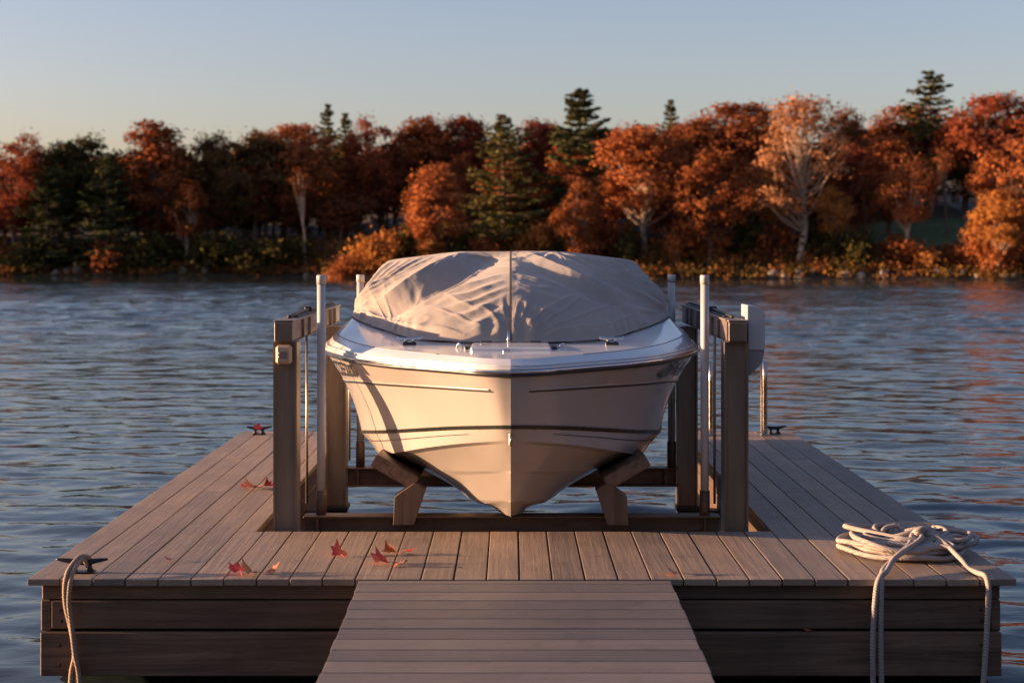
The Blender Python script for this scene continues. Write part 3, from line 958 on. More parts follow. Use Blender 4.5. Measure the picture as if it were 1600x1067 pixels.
PITCH = 0.1476
n_b = 30
bw = PITCH - 0.0065
cache = {}
def plank_mesh(key, sx, sy, sz, bev=0.0035):
    if key not in cache: cache[key] = box_mesh('deck_board', sx, sy, sz, bev, 2)
    return cache[key]
edges = [XL + i * PITCH for i in range(n_b)] 
for i, x0 in enumerate(edges):
    x1 = x0 + bw
    if i == n_b - 1: x1 = XR
    xc, w = (x0 + x1) / 2, x1 - x0
    left, right = xc < IN_L + 0.02, xc > IN_R - 0.02
    segs = []
    if left or right:
        joint = [D1, 10.62, 9.18][i % 3]
        if i in (0, n_b - 1): joint = D1
        if joint < D1: segs = [(D0, joint - 0.002), (joint + 0.002, D1)]
        else: segs = [(D0, D1)]
        if left and x1 > IN_L + 0.01:
            segs = [(D0, DFB)]
            me = box_mesh('deck_board', IN_L - x0, D1 - DFB - 0.004, TH, 0.0035, 2)
            o = link('deck_board', me, M['deck']); o.location = ((x0 + IN_L) / 2, (D1 + DFB + 0.004) / 2, -TH / 2); place(o, dock)
        if right and x0 < IN_R - 0.01:
            segs = [(D0, DFB)]
            me = box_mesh('deck_board', x1 - IN_R, D1 - DFB - 0.004, TH, 0.0035, 2)
            o = link('deck_board', me, M['deck']); o.location = ((x1 + IN_R) / 2, (D1 + DFB + 0.004) / 2, -TH / 2); place(o, dock)
    else:
        segs = [(D0, DFB)]
    for (a, b) in segs:
        me = plank_mesh((round(w, 4), round(a, 3), round(b, 3)), w, b - a, TH)
        o = link('deck_board', me, M['deck'])
        o.location = (xc, (a + b) / 2 + random.uniform(-0.002, 0.002), -TH / 2 + random.uniform(-0.0012, 0.0008))
        o.rotation_euler = (0, random.uniform(-0.004, 0.004), random.uniform(-0.0006, 0.0006))
        place(o, dock)

FX0, FX1 = -2.118, 2.21
GW0, GW1 = -0.678, 0.718
def fb(name, lo, hi, mat, bev=0.004):
    o = box(name, lo, hi, M[mat], None, bev)
    return place(o, dock)
for (x0, x1) in ((FX0, GW0 + 0.03), (GW1 - 0.03, FX1)):
    fb('fascia_board', (x0, 6.812, -0.100), (x1, 6.85, -0.031), 'fascia')
    lx0 = x0 + (0.045 if x0 == FX0 else 0); lx1 = x1 - (0.045 if x1 == FX1 else 0)
    fb('fascia_board', (lx0, 6.800, -0.231), (lx1, 6.838, -0.105), 'fascia')
    fb('fascia_board', (x0, 6.786, -0.440), (x1, 6.826, -0.243), 'fascia')
fb('fascia_board', (GW0 + 0.035, 6.80, -0.23), (GW1 - 0.035, 6.838, -0.032), 'fascia')
for x in (FX0 - 0.002, FX1 - 0.043):
    fb('corner_trim', (x, 6.803, -0.2405), (x + 0.043, 6.848, -0.102), 'fascia')
# bolt heads on the lower and middle boards
bolt_me = None
def bolt(x, d, z):
    global bolt_me
    if bolt_me is None:
        bm = bmesh.new(); bmesh.ops.create_cone(bm, cap_ends=True, segments=8, radius1=0.008, radius2=0.006, depth=0.006)
        bmesh.ops.rotate(bm, cent=(0, 0, 0), matrix=Matrix.Rotation(R(90), 3, 'X'), verts=bm.verts)
        bolt_me = bpy.data.meshes.new('bolt_head'); bm.to_mesh(bolt_me); bm.free()
    o = link('bolt_head', bolt_me, M['black']); o.location = (x, d, z); place(o, dock)
for x in (-2.03, 2.12):
    bolt(x, 6.797, -0.145); bolt(x + 0.005, 6.797, -0.195); bolt(x, 6.783, -0.30); bolt(x, 6.783, -0.39)
# side boards along the outside and the slip, two courses each
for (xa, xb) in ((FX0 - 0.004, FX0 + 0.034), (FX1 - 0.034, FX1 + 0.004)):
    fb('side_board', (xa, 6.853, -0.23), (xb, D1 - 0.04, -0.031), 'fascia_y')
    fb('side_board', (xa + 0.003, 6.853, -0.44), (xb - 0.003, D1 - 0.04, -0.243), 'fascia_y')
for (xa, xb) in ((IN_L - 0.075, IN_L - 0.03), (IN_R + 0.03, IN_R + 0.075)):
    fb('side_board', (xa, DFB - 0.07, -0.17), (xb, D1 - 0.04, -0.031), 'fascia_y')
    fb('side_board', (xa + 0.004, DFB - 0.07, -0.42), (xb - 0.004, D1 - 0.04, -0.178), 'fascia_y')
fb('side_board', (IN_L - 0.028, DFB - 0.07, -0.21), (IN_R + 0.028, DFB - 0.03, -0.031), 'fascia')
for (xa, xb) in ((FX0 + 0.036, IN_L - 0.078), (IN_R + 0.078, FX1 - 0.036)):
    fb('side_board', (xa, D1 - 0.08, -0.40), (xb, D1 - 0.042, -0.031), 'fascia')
    fb('float', (xa + 0.05, 7.0, -0.72), (xb - 0.05, D1 - 0.2, -0.06), 'dark', 0.03)
fb('float', (IN_L + 0.02, 6.95, -0.72), (IN_R - 0.02, DFB - 0.12, -0.06), 'dark', 0.03)

# cleats
def cleat(loc, length=0.27, rot=0.0, parent=dock):
    r = empty('dock_cleat', Vector(loc) - Vector(parent.location)); r.parent = parent
    r.rotation_euler = (0, 0, rot)
    L = length / 2
    tube('horn', spline([(-L, 0, 0.062), (-L * 0.6, 0, 0.056), (-L * 0.25, 0, 0.05), (L * 0.25, 0, 0.05), (L * 0.6, 0, 0.056), (L, 0, 0.062)], 5),
         np.interp(np.linspace(0, 1, 26), [0, 0.12, 0.35, 0.65, 0.88, 1], [0.005, 0.009, 0.014, 0.014, 0.009, 0.005]), M['castiron'], r)
    for s in (-1, 1):
        tube('foot', [(s * L * 0.33, 0, 0.004), (s * L * 0.3, 0, 0.02), (s * L * 0.27, 0, 0.05)], [0.021, 0.012, 0.012], M['castiron'], r)
    o = box('base_plate', (-L * 0.52, -0.026, 0.001), (L * 0.52, 0.026, 0.009), M['castiron'], r, 0.003)
    return r
cl1 = px(131, 893, 0); 
cleat((-1.963, 6.905, 0), 0.235)
cleat((-2.00, 11.98, 0), 0.2, 0.1)
cleat((2.10, 12.02, 0), 0.2, 0.05)
cleat((1.98, 7.22, 0), 0.26, 0.4)

# boarding ladder rails at the back of the right finger
lad = empty('boarding_ladder', (1.81, 12.08, 0), 'stainless boarding ladder with two hooped rails on the dock end', 'ladder')
for x in (-0.215, 0.215):
    tube('rail', spline([(x - 0.012, -0.14, 0.0), (x - 0.012, -0.14, 0.3), (x - 0.012, -0.135, 0.47), (x - 0.006, -0.08, 0.555), (x + 0.006, 0.02, 0.575), (x + 0.018, 0.14, 0.53), (x + 0.024, 0.185, 0.4), (x + 0.024, 0.19, 0.0), (x + 0.024, 0.19, -1.1)], 6), 0.019, M['stainless'], lad)
    box('foot_plate', (x - 0.05, -0.18, 0.002), (x + 0.03, -0.1, 0.012), M['stainless'], lad, 0.003)
for k, z in enumerate((-0.2, -0.5, -0.8)):
    box('rung', (-0.21, 0.165, z), (0.235, 0.225, z + 0.03), M['stainless'], lad, 0.005)

# ------------------------------------------------------------------ gangway
gw = empty('gangway', (0.02, 6.76, -0.004), 'straight grey brown gangway of cross boards leading onto the dock', 'gangway')
gw.rotation_euler = (math.atan(0.02), 0, 0)
GP = 0.1455
me = box_mesh('gangway_board', GW1 - GW0, GP - 0.007, 0.028, 0.003, 2)
for i in range(58):
    o = link('gangway_board', me, M['gang'], gw)
    yy = -GP * (i + 0.5) + (0.085 if i == 0 else 0.085)
    if i == 0:
        o.data = box_mesh('gangway_board', GW1 - GW0, 0.055, 0.028, 0.003, 2); o.data.materials.append(M['gang'])
        yy = -0.0315
    o.location = (random.uniform(-0.003, 0.003), yy, -0.014 + random.uniform(-0.001, 0.001))
    o.rotation_euler = (0, 0, random.uniform(-0.0008, 0.0008))
for x in (-0.655, -0.02, 0.61):
    box('stringer', (x, -8.2, -0.20), (x + 0.045, -0.01, -0.032), M['fascia_y'], gw)

# ------------------------------------------------------------------ boat lift
lift = empty('boat_lift', (0, 8.0, -0.2), 'bronze steel boat lift with four posts and white guide poles', 'boat lift')
def lp(o): return place(o, lift)
def h_post(x0, x1, d0, d1, z0, z1, name='post'):
    """hollow section with a raised lip either side of its front face"""
    lip, rec = 0.011, 0.012
    poly = [(x0, d0), (x0 + lip, d0), (x0 + lip + 0.004, d0 + rec), (x1 - lip - 0.004, d0 + rec), (x1 - lip, d0), (x1, d0), (x1, d1), (x0, d1)]
    V = [(p[0], p[1], z0) for p in poly] + [(p[0], p[1], z1) for p in poly]
    n = len(poly)
    Fc = [tuple(range(n))[::-1], tuple(range(n, 2 * n))] + [(i, (i + 1) % n, n + (i + 1) % n, n + i) for i in range(n)]
    o = mesh_obj(name, V, Fc, M['bronze'])
    return lp(o)
for s, (xa, xb) in ((-1, (-1.260, -1.135)), (1, (1.135, 1.262))):
    h_post(xa, xb, 8.0, 8.14, -0.9, 0.985)
    bx0, bx1 = (-1.226, -1.095) if s < 0 else (1.112, 1.243)
    h_post(bx0 - 0.005 * s * 0, bx1, 10.02, 10.16, -0.23, 0.96)
    # dark foot and bracket that ties the rear post to the finger
    lp(box('post_foot', (min(bx0, bx1) - 0.012, 10.005, -0.262), (max(bx0, bx1) + 0.012, 10.175, -0.232), M['black']))
    if s < 0: lp(box('foot_bracket', (IN_L - 0.03, 10.03, -0.33), (bx1, 10.15, -0.264), M['black']))
    else: lp(box('foot_bracket', (bx0, 10.03, -0.33), (IN_R + 0.03, 10.15, -0.264), M['black']))
    # top beam: box with flanges, closed by a cap
    xi, xo = 1.152 * s, 1.248 * s
    lo, hi = min(xi, xo), max(xi, xo)
    lp(box('top_beam', (lo + 0.006, 7.972, 0.99), (hi - 0.006, 10.2, 1.092), M['bronze_beam'], None, 0.003))
    lp(box('beam_flange', (lo - 0.002, 7.965, 1.0925), (hi + 0.002, 10.21, 1.103), M['bronze_beam'], None, 0.002))
    lp(box('beam_flange', (lo - 0.002, 7.965, 0.9855), (hi + 0.002, 10.21, 0.9895), M['bronze_beam'], None, 0.001))
    lp(box('beam_cap', (lo, 7.958, 0.992), (hi, 7.9715, 1.0915), M['bronze'], None, 0.003))
    for dd in (8.35, 8.62, 9.3, 9.62, 9.85):
        xs0 = xi - 0.008 if s > 0 else xi - 0.006
        lp(box('beam_bracket', (xs0 - 0.002, dd, 0.994), (xs0 + 0.016, dd + 0.05, 1.088), M['bronze_beam'], None, 0.002))
    tube_o = lp(tube('winch_cable', spline([(1.20 * s, 8.16, 1.112), (1.2 * s, 8.5, 1.116), (1.2 * s, 8.95, 1.122), (1.2 * s, 9.3, 1.114), (1.2 * s, 10.0, 1.118), (1.2 * s, 10.18, 1.11)], 5), 0.009, M['black']))
    lp(box('winch_track', (1.2 * s - 0.03, 8.3, 1.1035), (1.2 * s + 0.03, 10.1, 1.111), M['black'], None, 0.002))
    lp(box('cable_clamp', (1.2 * s - 0.022, 8.93, 1.1115), (1.2 * s + 0.022, 8.99, 1.138), M['black'], None, 0.004))
    for dd, xx in ((8.32, 1.125), (10.0, 1.07)):
        lp(tube('lifting_cable', [(xx * s, dd, 0.075), (xx * s, dd, 0.5), (xx * s, dd, 1.0)], 0.0075, M['cable'], None, 8))
    # guide poles standing on the cross beams
    for dd, xx, zt, rr in ((8.06, 1.013 if s < 0 else 1.037, 1.34, 0.024), (10.08, 1.005 if s < 0 else 1.075, 1.305, 0.026)):
        p = lp(tube('guide_pole', [(xx * s, dd, 0.16), (xx * s, dd, 0.6), (xx * s, dd, 1.0), (xx * s, dd, zt - 0.045)], rr * 0.93, M['pvc'], None, 16))
        c = lp(tube('pole_cap', [(xx * s, dd, zt - 0.05), (xx * s, dd, zt - 0.004), (xx * s, dd, zt)], [rr * 1.04, rr * 1.04, rr * 0.9], M['pvc'], None, 16))
        lp(tube('pole_socket', [(xx * s, dd, 0.02), (xx * s, dd, 0.1), (xx * s, dd, 0.19)], rr * 1.14, M['rust'], None, 14))
# cross beams, I-section
def i_beam(x0, x1, d, z1, h=0.125, w=0.11):
    lp(box('cross_beam', (x0 + 0.004, d - 0.012, z1 - h + 0.01), (x1 - 0.004, d + 0.012, z1 - 0.0105), M['rust'], None, 0.002))
    lp(box('cross_beam_flange', (x0, d - w / 2, z1 - 0.01), (x1, d + w / 2, z1), M['rust'], None, 0.002))
    lp(box('cross_beam_flange', (x0, d - w / 2, z1 - h), (x1, d + w / 2, z1 - h + 0.0095), M['rust'], None, 0.002))
    for x in (x0 + 0.07, x1 - 0.085):
        lp(box('stiffener', (x, d - w / 2 + 0.01, z1 - h + 0.011), (x + 0.012, d - 0.0125, z1 - 0.011), M['rust'], None, 0.001))
i_beam(-1.10, 1.11, 8.04, 0.065)
i_beam(-1.093, 1.11, 10.08, 0.022)
# bunks and their legs
for s in (-1, 1):
    a = R(30) * s
    c = Vector((0.615 * s, 0, 0.300))
    hw, ht = 0.128, 0.036
    ux, uz = math.cos(R(30)), math.sin(R(30))
    poly = []
    for (p, q) in ((-hw, -ht), (hw, -ht), (hw, ht), (-hw, ht)):
        poly.append((c.x + s * (p * ux - q * uz), c.z + p * uz + q * ux))
    V = [(x, 7.975, z) for x, z in poly] + [(x * 1.0, 10.25, z - 0.105) for x, z in poly]
    Fc = [(0, 1, 2, 3), (7, 6, 5, 4)] + [(i, 4 + i, 4 + (i + 1) % 4, (i + 1) % 4) for i in range(4)]
    o = mesh_obj('bunk', V, Fc, M['bunk'])
    bm = bmesh.new(); bm.from_mesh(o.data); bmesh.ops.recalc_face_normals(bm, faces=bm.faces[:])
    bmesh.ops.bevel(bm, geom=bm.edges[:], offset=0.006, segments=2, affect='EDGES'); bm.to_mesh(o.data); bm.free()
    lp(o)
    for d in (7.985, 10.0):
        zb = 0.02 if d < 9 else -0.03
        pl = [(0.622, zb), (0.512, zb), (0.45, 0.205 if d < 9 else 0.14), (0.51, 0.245 if d < 9 else 0.15), (0.615, 0.17 if d < 9 else 0.11)]
        o = prism('bunk_leg', [(x * s, z) for x, z in pl], d - 0.015, d + 0.10, M['bunk_leg'], None, 0.004)
        o.location.y = 0; lp(o)
# control box on the left post
cb = box('control_box', (-1.240, 7.945, 0.872), (-1.157, 7.999, 0.972), M['beige'], None, 0.012); lp(cb)
for z in (0.9235, 0.9035):
    o = box('button_plate', (-1.223, 7.9405, z), (-1.178, 7.9447, z + 0.0165), M['greylabel'], None, 0.001); lp(o)
for z in (0.932, 0.912):
    o = box('push_button', (-1.222, 7.937, z - 0.003), (-1.214, 7.9403, z + 0.003), M['chrome'], None, 0.001); lp(o)
# motor cover on the right post
def arc(cx, cz, r, a0, a1, n=8): return [(cx + r * math.cos(R(a0 + (a1 - a0) * i / n)), cz + r * math.sin(R(a0 + (a1 - a0) * i / n))) for i in range(n + 1)]
mh = prism('motor_housing', [(1.268, 0.94), (1.358, 0.94)] + arc(1.298, 1.113, 0.062, 0, 88) + [(1.268, 1.178)], 8.05, 8.30, M['housing'], None, 0.006); lp(mh)
mb = prism('motor_base', [(1.268, 0.80), (1.285, 0.81), (1.345, 0.872), (1.356, 0.937), (1.268, 0.937)], 8.055, 8.295, M['housing_grey'], None, 0.004); lp(mb)

# ------------------------------------------------------------------ boat
boat = empty('motor_boat', (0, 9.4, 0.066), 'cream hulled motor boat resting bow first on the lift', 'boat')
def bp(o): return place(o, boat)
def pchip(tab):
    x = np.array([t[0] for t in tab], float); y = np.array([t[1] for t in tab], float)
    h = np.diff(x); dl = np.diff(y) / h
    m = np.zeros_like(y); m[0] = dl[0]; m[-1] = dl[-1]
    for i in range(1, len(x) - 1):
        m[i] = 0 if dl[i - 1] * dl[i] <= 0 else 2 * dl[i - 1] * dl[i] / (dl[i - 1] + dl[i])
    def f(q):
        q = np.clip(np.asarray(q, float), x[0], x[-1])
        i = np.clip(np.searchsorted(x, q) - 1, 0, len(x) - 2)
        t = (q - x[i]) / h[i]
        return ((2 * t ** 3 - 3 * t ** 2 + 1) * y[i] + (t ** 3 - 2 * t ** 2 + t) * h[i] * m[i] + (-2 * t ** 3 + 3 * t ** 2) * y[i + 1] + (t ** 3 - t ** 2) * h[i] * m[i + 1])
    return f
DE = 11.72
class Line:
    def __init__(s, xt, zt): s.d0 = xt[0][0]; s.x = pchip(xt); s.z = pchip(zt)
    def pts(s, n=72, p=2.0, de=DE):
        t = np.linspace(0, 1, n) ** p
        d = s.d0 + (de - s.d0) * t
        return np.stack([s.x(d), d, s.z(d)], 1)
LR = Line([(7.145, 0), (7.158, .07), (7.20, .15), (7.30, .25), (7.5, .455), (7.64, .60), (7.92, .793), (8.2, .915), (8.69, 1.06), (9.2, 1.10), (11.72, 1.05)],
          [(7.145, .885), (8.7, .885), (11.72, .875)])
LN = Line([(7.172, 0), (7.188, .06), (7.24, .13), (7.36, .25), (7.7, .545), (8.0, .735), (8.4, .88), (8.9, .985), (9.5, 1.02), (11.72, .99)],
          [(7.172, .803), (7.6, .788), (8.2, .757), (8.9, .712), (11.72, .70)])
LS = Line([(7.25, 0), (7.27, .04), (7.36, .125), (7.5, .25), (7.8, .48), (8.1, .655), (8.5, .80), (8.8, .87), (9.5, .915), (11.72, .92)],
          [(7.25, .616), (7.5, .582), (7.8, .535), (8.1, .49), (8.5, .44), (8.8, .41), (11.72, .40)])
LC = Line([(7.30, 0), (7.32, .032), (7.4, .115), (7.55, .262), (7.75, .43), (8.0, .575), (8.3, .685), (8.6, .758), (9.2, .81), (11.72, .84)],
          [(7.30, .554), (7.55, .505), (7.75, .46), (8.0, .405), (8.3, .352), (8.6, .316), (9.2, .30), (11.72, .29)])
LC2 = Line([(7.315, 0), (7.34, .03), (7.43, .11), (7.58, .245), (7.78, .40), (8.0, .525), (8.3, .63), (8.6, .70), (9.2, .75), (11.72, .78)],
           [(7.315, .538), (7.55, .493), (7.75, .448), (8.0, .393), (8.3, .340), (8.6, .304), (9.2, .288), (11.72, .278)])
LT1 = Line([(7.52, 0), (7.55, .03), (7.65, .13), (7.85, .29), (8.1, .44), (8.5, .50), (9.2, .53), (11.72, .55)],
           [(7.52, .373), (7.85, .325), (8.1, .296), (8.5, .245), (9.2, .215), (11.72, .20)])
LT1b = Line([(7.525, 0), (7.56, .028), (7.66, .115), (7.86, .262), (8.1, .395), (8.5, .46), (9.2, .49), (11.72, .51)],
            [(7.525, .365), (7.85, .305), (8.1, .268), (8.5, .225), (9.2, .20), (11.72, .186)])
LT2 = Line([(7.74, 0), (7.77, .03), (7.86, .10), (8.05, .21), (8.4, .26), (9.2, .28), (11.72, .30)],
           [(7.74, .189), (8.05, .146), (8.4, .128), (9.2, .122), (11.72, .118)])
LT2b = Line([(7.745, 0), (7.78, .026), (7.87, .085), (8.05, .18), (8.4, .225), (9.2, .245), (11.72, .26)],
            [(7.745, .182), (8.05, .127), (8.4, .112), (9.2, .108), (11.72, .105)])
LK1 = Line([(7.925, 0), (7.95, .025), (8.05, .07), (8.4, .11), (9.2, .13), (11.72, .14)],
           [(7.925, .077), (8.05, .083), (8.4, .082), (9.2, .082), (11.72, .084)])
class Keel:
    d0 = 7.95
    def pts(s, n=72, p=2.0, de=DE):
        t = np.linspace(0, 1, n) ** p
        d = s.d0 + (de - s.d0) * t
        return np.stack([np.zeros(n), d, 0.066 + 0 * d], 1)
def band(A, B, k=4, bulge=0.0):
    """ruled surface between two lines, k strips, mirrored: verts and faces"""
    a, b = A.pts(), B.pts()
    n = len(a); V, Fc = [], []
    for s in (1, -1):
        base = len(V)
        for j in range(k + 1):
            f = j / k
            P = a * (1 - f) + b * f
            P = P.copy()
            P[:, 0] += bulge * 4 * f * (1 - f) * smooth((P[:, 1] - P[0, 1]) / 0.8)
            P[:, 0] *= s
            V += [tuple(p) for p in P]
        for j in range(k):
            for i in range(n - 1):
                q = (base + j * n + i, base + j * n + i + 1, base + (j + 1) * n + i + 1, base + (j + 1) * n + i)
                Fc.append(q if s > 0 else q[::-1])
    return V, Fc
def shell(name, bands, mat):
    V, Fc = [], []
    for b in bands:
        v, f = band(*b)
        o = len(V); V += v; Fc += [tuple(i + o for i in q) for q in f]
    return V, Fc
V, Fc = shell('hull', [(LR, LN, 4, 0.0), (LN, LS, 6, -0.012), (LS, LC, 3, 0.0), (LC, LC2, 1), (LC2, LT1, 4, 0.0), (LT1, LT1b, 1), (LT1b, LT2, 4), (LT2, LT2b, 1), (LT2b, LK1, 3), (LK1, Keel(), 2)], None)
# transom
tr = [L.pts()[-1] for L in (LR, LN, LS, LC, LC2, LT1, LT1b, LT2, LT2b, LK1)] + [np.array([0, DE, 0.066])]
o0 = len(V)
V += [tuple(p) for p in tr] + [(-p[0], p[1], p[2]) for p in tr[:-1]]
Fc.append(tuple(o0 + i for i in range(11)) + tuple(o0 + 11 + i for i in range(9, -1, -1)))
hull = mesh_obj('hull', V, Fc, M['gel'], None, smooth=True)
bp(hull)

def ribbon(name, L1, frac_lo, frac_hi, L2, mat, off=0.004, dmin=None, dmax=11.6):
    """a strip lying on the hull between fractions of two lines, both sides"""
    a, b = L1.pts(120), L2.pts(120)
    V, Fc = [], []
    lo = a * (1 - frac_lo) + b * frac_lo; fh = frac_hi if frac_hi is not None else (0.019 / (b[:, 2] - a[:, 2]))[:, None]
    hi = a * (1 - fh) + b * fh
    keep = [i for i in range(120) if (dmin is None or lo[i][1] >= dmin) and lo[i][1] <= dmax]
    for s in (1, -1):
        base = len(V)
        for i in keep:
            for P in (lo[i], hi[i]):
                T = (lo[min(i + 1, 119)] - lo[max(i - 1, 0)]); nn = np.array([T[1], -T[0], 0]); nn = nn / (np.linalg.norm(nn) + 1e-9)
                V.append(((P[0] + nn[0] * off) * s, P[1] + nn[1] * off, P[2]))
        for i in range(len(keep) - 1):
            q = (base + 2 * i, base + 2 * i + 1, base + 2 * i + 3, base + 2 * i + 2)
            Fc.append(q[::-1] if s > 0 else q)
    o = mesh_obj(name, V, Fc, M[mat], None, smooth=True)
    return bp(o)
ribbon('pinstripe', LS, 0.0, None, LN, 'stripe', 0.004)
ribbon('thin_pinstripe', LS, 0.33, 0.37, LC, 'rub', 0.004, 7.45)
# the styling crease below the rub rail: a lip, its shadow line painted as a dark strip
ribbon('crease_shadow', LN, 0.0, 0.035, LS, 'rub', 0.003, 7.20)
for s in (1, -1):
    P = LN.pts(110); P = P[P[:, 1] > 7.205]
    P[:, 0] = (P[:, 0] + 0.002) * s; P[:, 2] += 0.006
    bp(tube('crease_lip', P, 0.0052, M['gel'], None, 8))
# rub rail
def sweep(L, dz, r, mat, name, out=0.004):
    P = L.pts(150); Q = np.concatenate([P[::-1] * np.array([-1, 1, 1]), P[1:]])
    Q = Q.copy(); Q[:, 2] += dz
    T = np.gradient(Q, axis=0); nn = np.stack([T[:, 1], -T[:, 0]], 1); nn /= np.linalg.norm(nn, axis=1)[:, None]
    Q[:, 0] += nn[:, 0] * out; Q[:, 1] += nn[:, 1] * out
    return bp(tube(name, Q, r, M[mat], None, 8))
sweep(LR, 0.002, 0.013, 'rub', 'rub_rail', 0.006)
sweep(LR, 0.014, 0.007, 'chrome', 'rub_rail_insert', 0.014)
sweep(LR, 0.026, 0.010, 'gelw', 'rub_rail_moulding', 0.004)
sweep(LR, 0.040, 0.007, 'gelw', 'rub_rail_moulding', -0.004)
# deck moulding
LD0 = Line([(7.147, 0), (7.16, .07), (7.202, .15), (7.302, .25), (7.502, .455), (7.642, .60), (7.922, .793), (8.202, .915), (8.69, 1.058), (9.2, 1.098), (11.72, 1.048)],
           [(7.147, .90), (11.72, .90)])
LD1 = Line([(7.165, 0), (7.18, .07), (7.222, .15), (7.322, .25), (7.52, .452), (7.66, .594), (7.94, .784), (8.22, .904), (8.7, 1.044), (9.2, 1.085), (11.72, 1.035)],
           [(7.165, .922), (8.3, .93), (9.0, .935), (11.72, .93)])
LD2 = Line([(7.235, 0), (7.25, .07), (7.29, .145), (7.39, .24), (7.59, .435), (7.74, .572), (8.02, .755), (8.3, .872), (8.75, 1.0), (9.2, 1.04), (11.72, 1.0)],
           [(7.235, .953), (7.8, .960), (8.4, .972), (9.0, .992), (11.72, .99)])
LD3 = Line([(8.10, 0), (8.103, .12), (8.13, .278), (8.3, .535), (8.6, .695), (8.8, .803), (9.0, .90), (9.25, .955), (9.9, .965), (11.72, .94)],
           [(8.10, .976), (8.3, .984), (8.6, 1.012), (8.8, 1.034), (9.0, 1.06), (9.25, 1.08), (11.72, 1.08)])
V, Fc = shell('deck', [(LD1, LD0, 2), (LD2, LD1, 3, 0.006), (LD3, LD2, 8)], None)
deck = mesh_obj('deck_moulding', V, Fc, M['gelw'], None, smooth=True); bp(deck)
P = LD2.pts(110)
for s in (1, -1):
    Q = P[P[:, 1] > 7.5].copy(); Q[:, 0] *= s; Q[:, 2] -= 0.001
    bp(tube('deck_crease', Q, 0.0035, M['housing_grey'], None, 6))
# anchor hatch, cleats, chocks, bow light on the foredeck
def dz(d):   # deck height on the centre line
    return float(np.interp(d, [7.235, 8.10], [.953, .976]))
def on_deck(name, lo, hi, mat, lift=0.0, bev=0.004):
    zz = dz((lo[1] + hi[1]) / 2)
    return bp(box(name, (lo[0], lo[1], zz + lo[2] + lift), (hi[0], hi[1], zz + hi[2] + lift), M[mat], None, bev))
on_deck('anchor_hatch', (-0.205, 7.64, -0.02), (0.205, 8.03, 0.014), 'gelw', 0, 0.008)
for x in (-0.16, 0.10):
    on_deck('hatch_hinge', (x, 7.95, 0.0145), (x + 0.06, 7.975, 0.022), 'rub', 0, 0.002)
on_deck('hatch_latch', (-0.04, 7.60, -0.002), (0.0, 7.625, 0.008), 'chrome', 0, 0.003)
for s in (-1, 1):
    on_deck('hatch_gutter', (0.225 * s - 0.012, 7.72, -0.01), (0.225 * s + 0.012, 7.9, 0.012), 'rub', 0, 0.003)
    tb = tube('lifting_ring', spline([(0.25 * s, 7.80, .964), (0.258 * s, 7.80, .984), (0.272 * s, 7.81, .988), (0.282 * s, 7.82, .964)], 4), 0.005, M['chrome'], None, 8); bp(tb)
    r = Vector((0.535 * s, 7.98, 0.975))
    bp(box('bow_cleat_base', (r.x - 0.035, r.y - 0.02, r.z - 0.005), (r.x + 0.035, r.y + 0.02, r.z + 0.012), M['rub'], None, 0.003))
    bp(tube('bow_cleat', spline([(r.x - 0.065, r.y, r.z + 0.034), (r.x - 0.03, r.y, r.z + 0.03), (r.x + 0.03, r.y, r.z + 0.03), (r.x + 0.065, r.y, r.z + 0.034)], 5), 0.0075, M['chrome'], None, 8))
    for k in (-0.02, 0.02):
        bp(tube('bow_cleat_leg', [(r.x + k, r.y, r.z + 0.012), (r.x + k, r.y, r.z + 0.03)], 0.008, M['chrome'], None, 8))
bp(tube('bow_light_mast', [(-0.012, 7.93, .975), (-0.012, 7.95, 1.01), (-0.012, 7.96, 1.045)], 0.008, M['chrome'], None, 8))
eye = tube('bow_eye', spline([(0, 7.262, .585), (0, 7.225, .58), (0, 7.222, .545), (0, 7.285, .535)], 5), 0.007, M['stainless'], None, 8); bp(eye)
bp(box('bow_eye_plate', (-0.009, 7.262, .53), (0.009, 7.292, .595), M['stainless'], None, 0.004))

# registration lettering lying on the hull side below the rub rail
def hull_text(body, d_a, d_b, side, frac_top=0.22, frac_bot=0.80, name='registration_lettering'):
    cu = bpy.data.curves.new(name, 'FONT'); cu.body = body; cu.size = 1.0; cu.shear = 0.35; cu.offset = 0.022
    cu.resolution_u = 3
    to = bpy.data.objects.new(name, cu); C.objects.link(to)
    dg = bpy.context.evaluated_depsgraph_get()
    me = bpy.data.meshes.new_from_object(to.evaluated_get(dg))
    bpy.data.objects.remove(to)
    co = np.empty(len(me.vertices) * 3, np.float32); me.vertices.foreach_get('co', co); co = co.reshape(-1, 3)
    u = (co[:, 0] - co[:, 0].min()) / np.ptp(co[:, 0]); v = (co[:, 1] - co[:, 1].min()) / np.ptp(co[:, 1])
    d = d_a + (d_b - d_a) * u
    f = frac_bot + (frac_top - frac_bot) * v
    x = LR.x(d) * (1 - f) + LN.x(d) * f + 0.008; z = LR.z(d) * (1 - f) + LN.z(d) * f
    out = np.stack([x * side, d - 0.004, z], 1).astype(np.float32)
    me.vertices.foreach_set('co', out.ravel()); me.update()
    o = link(name, me, M['stripe']); return bp(o)
hull_text('CE20', 8.62, 8.10, -1)
hull_text('OF 6.A', 8.02, 8.62, 1)
hull_text('l', 8.60, 8.56, -1, -0.55, -0.22, 'deck_mark')

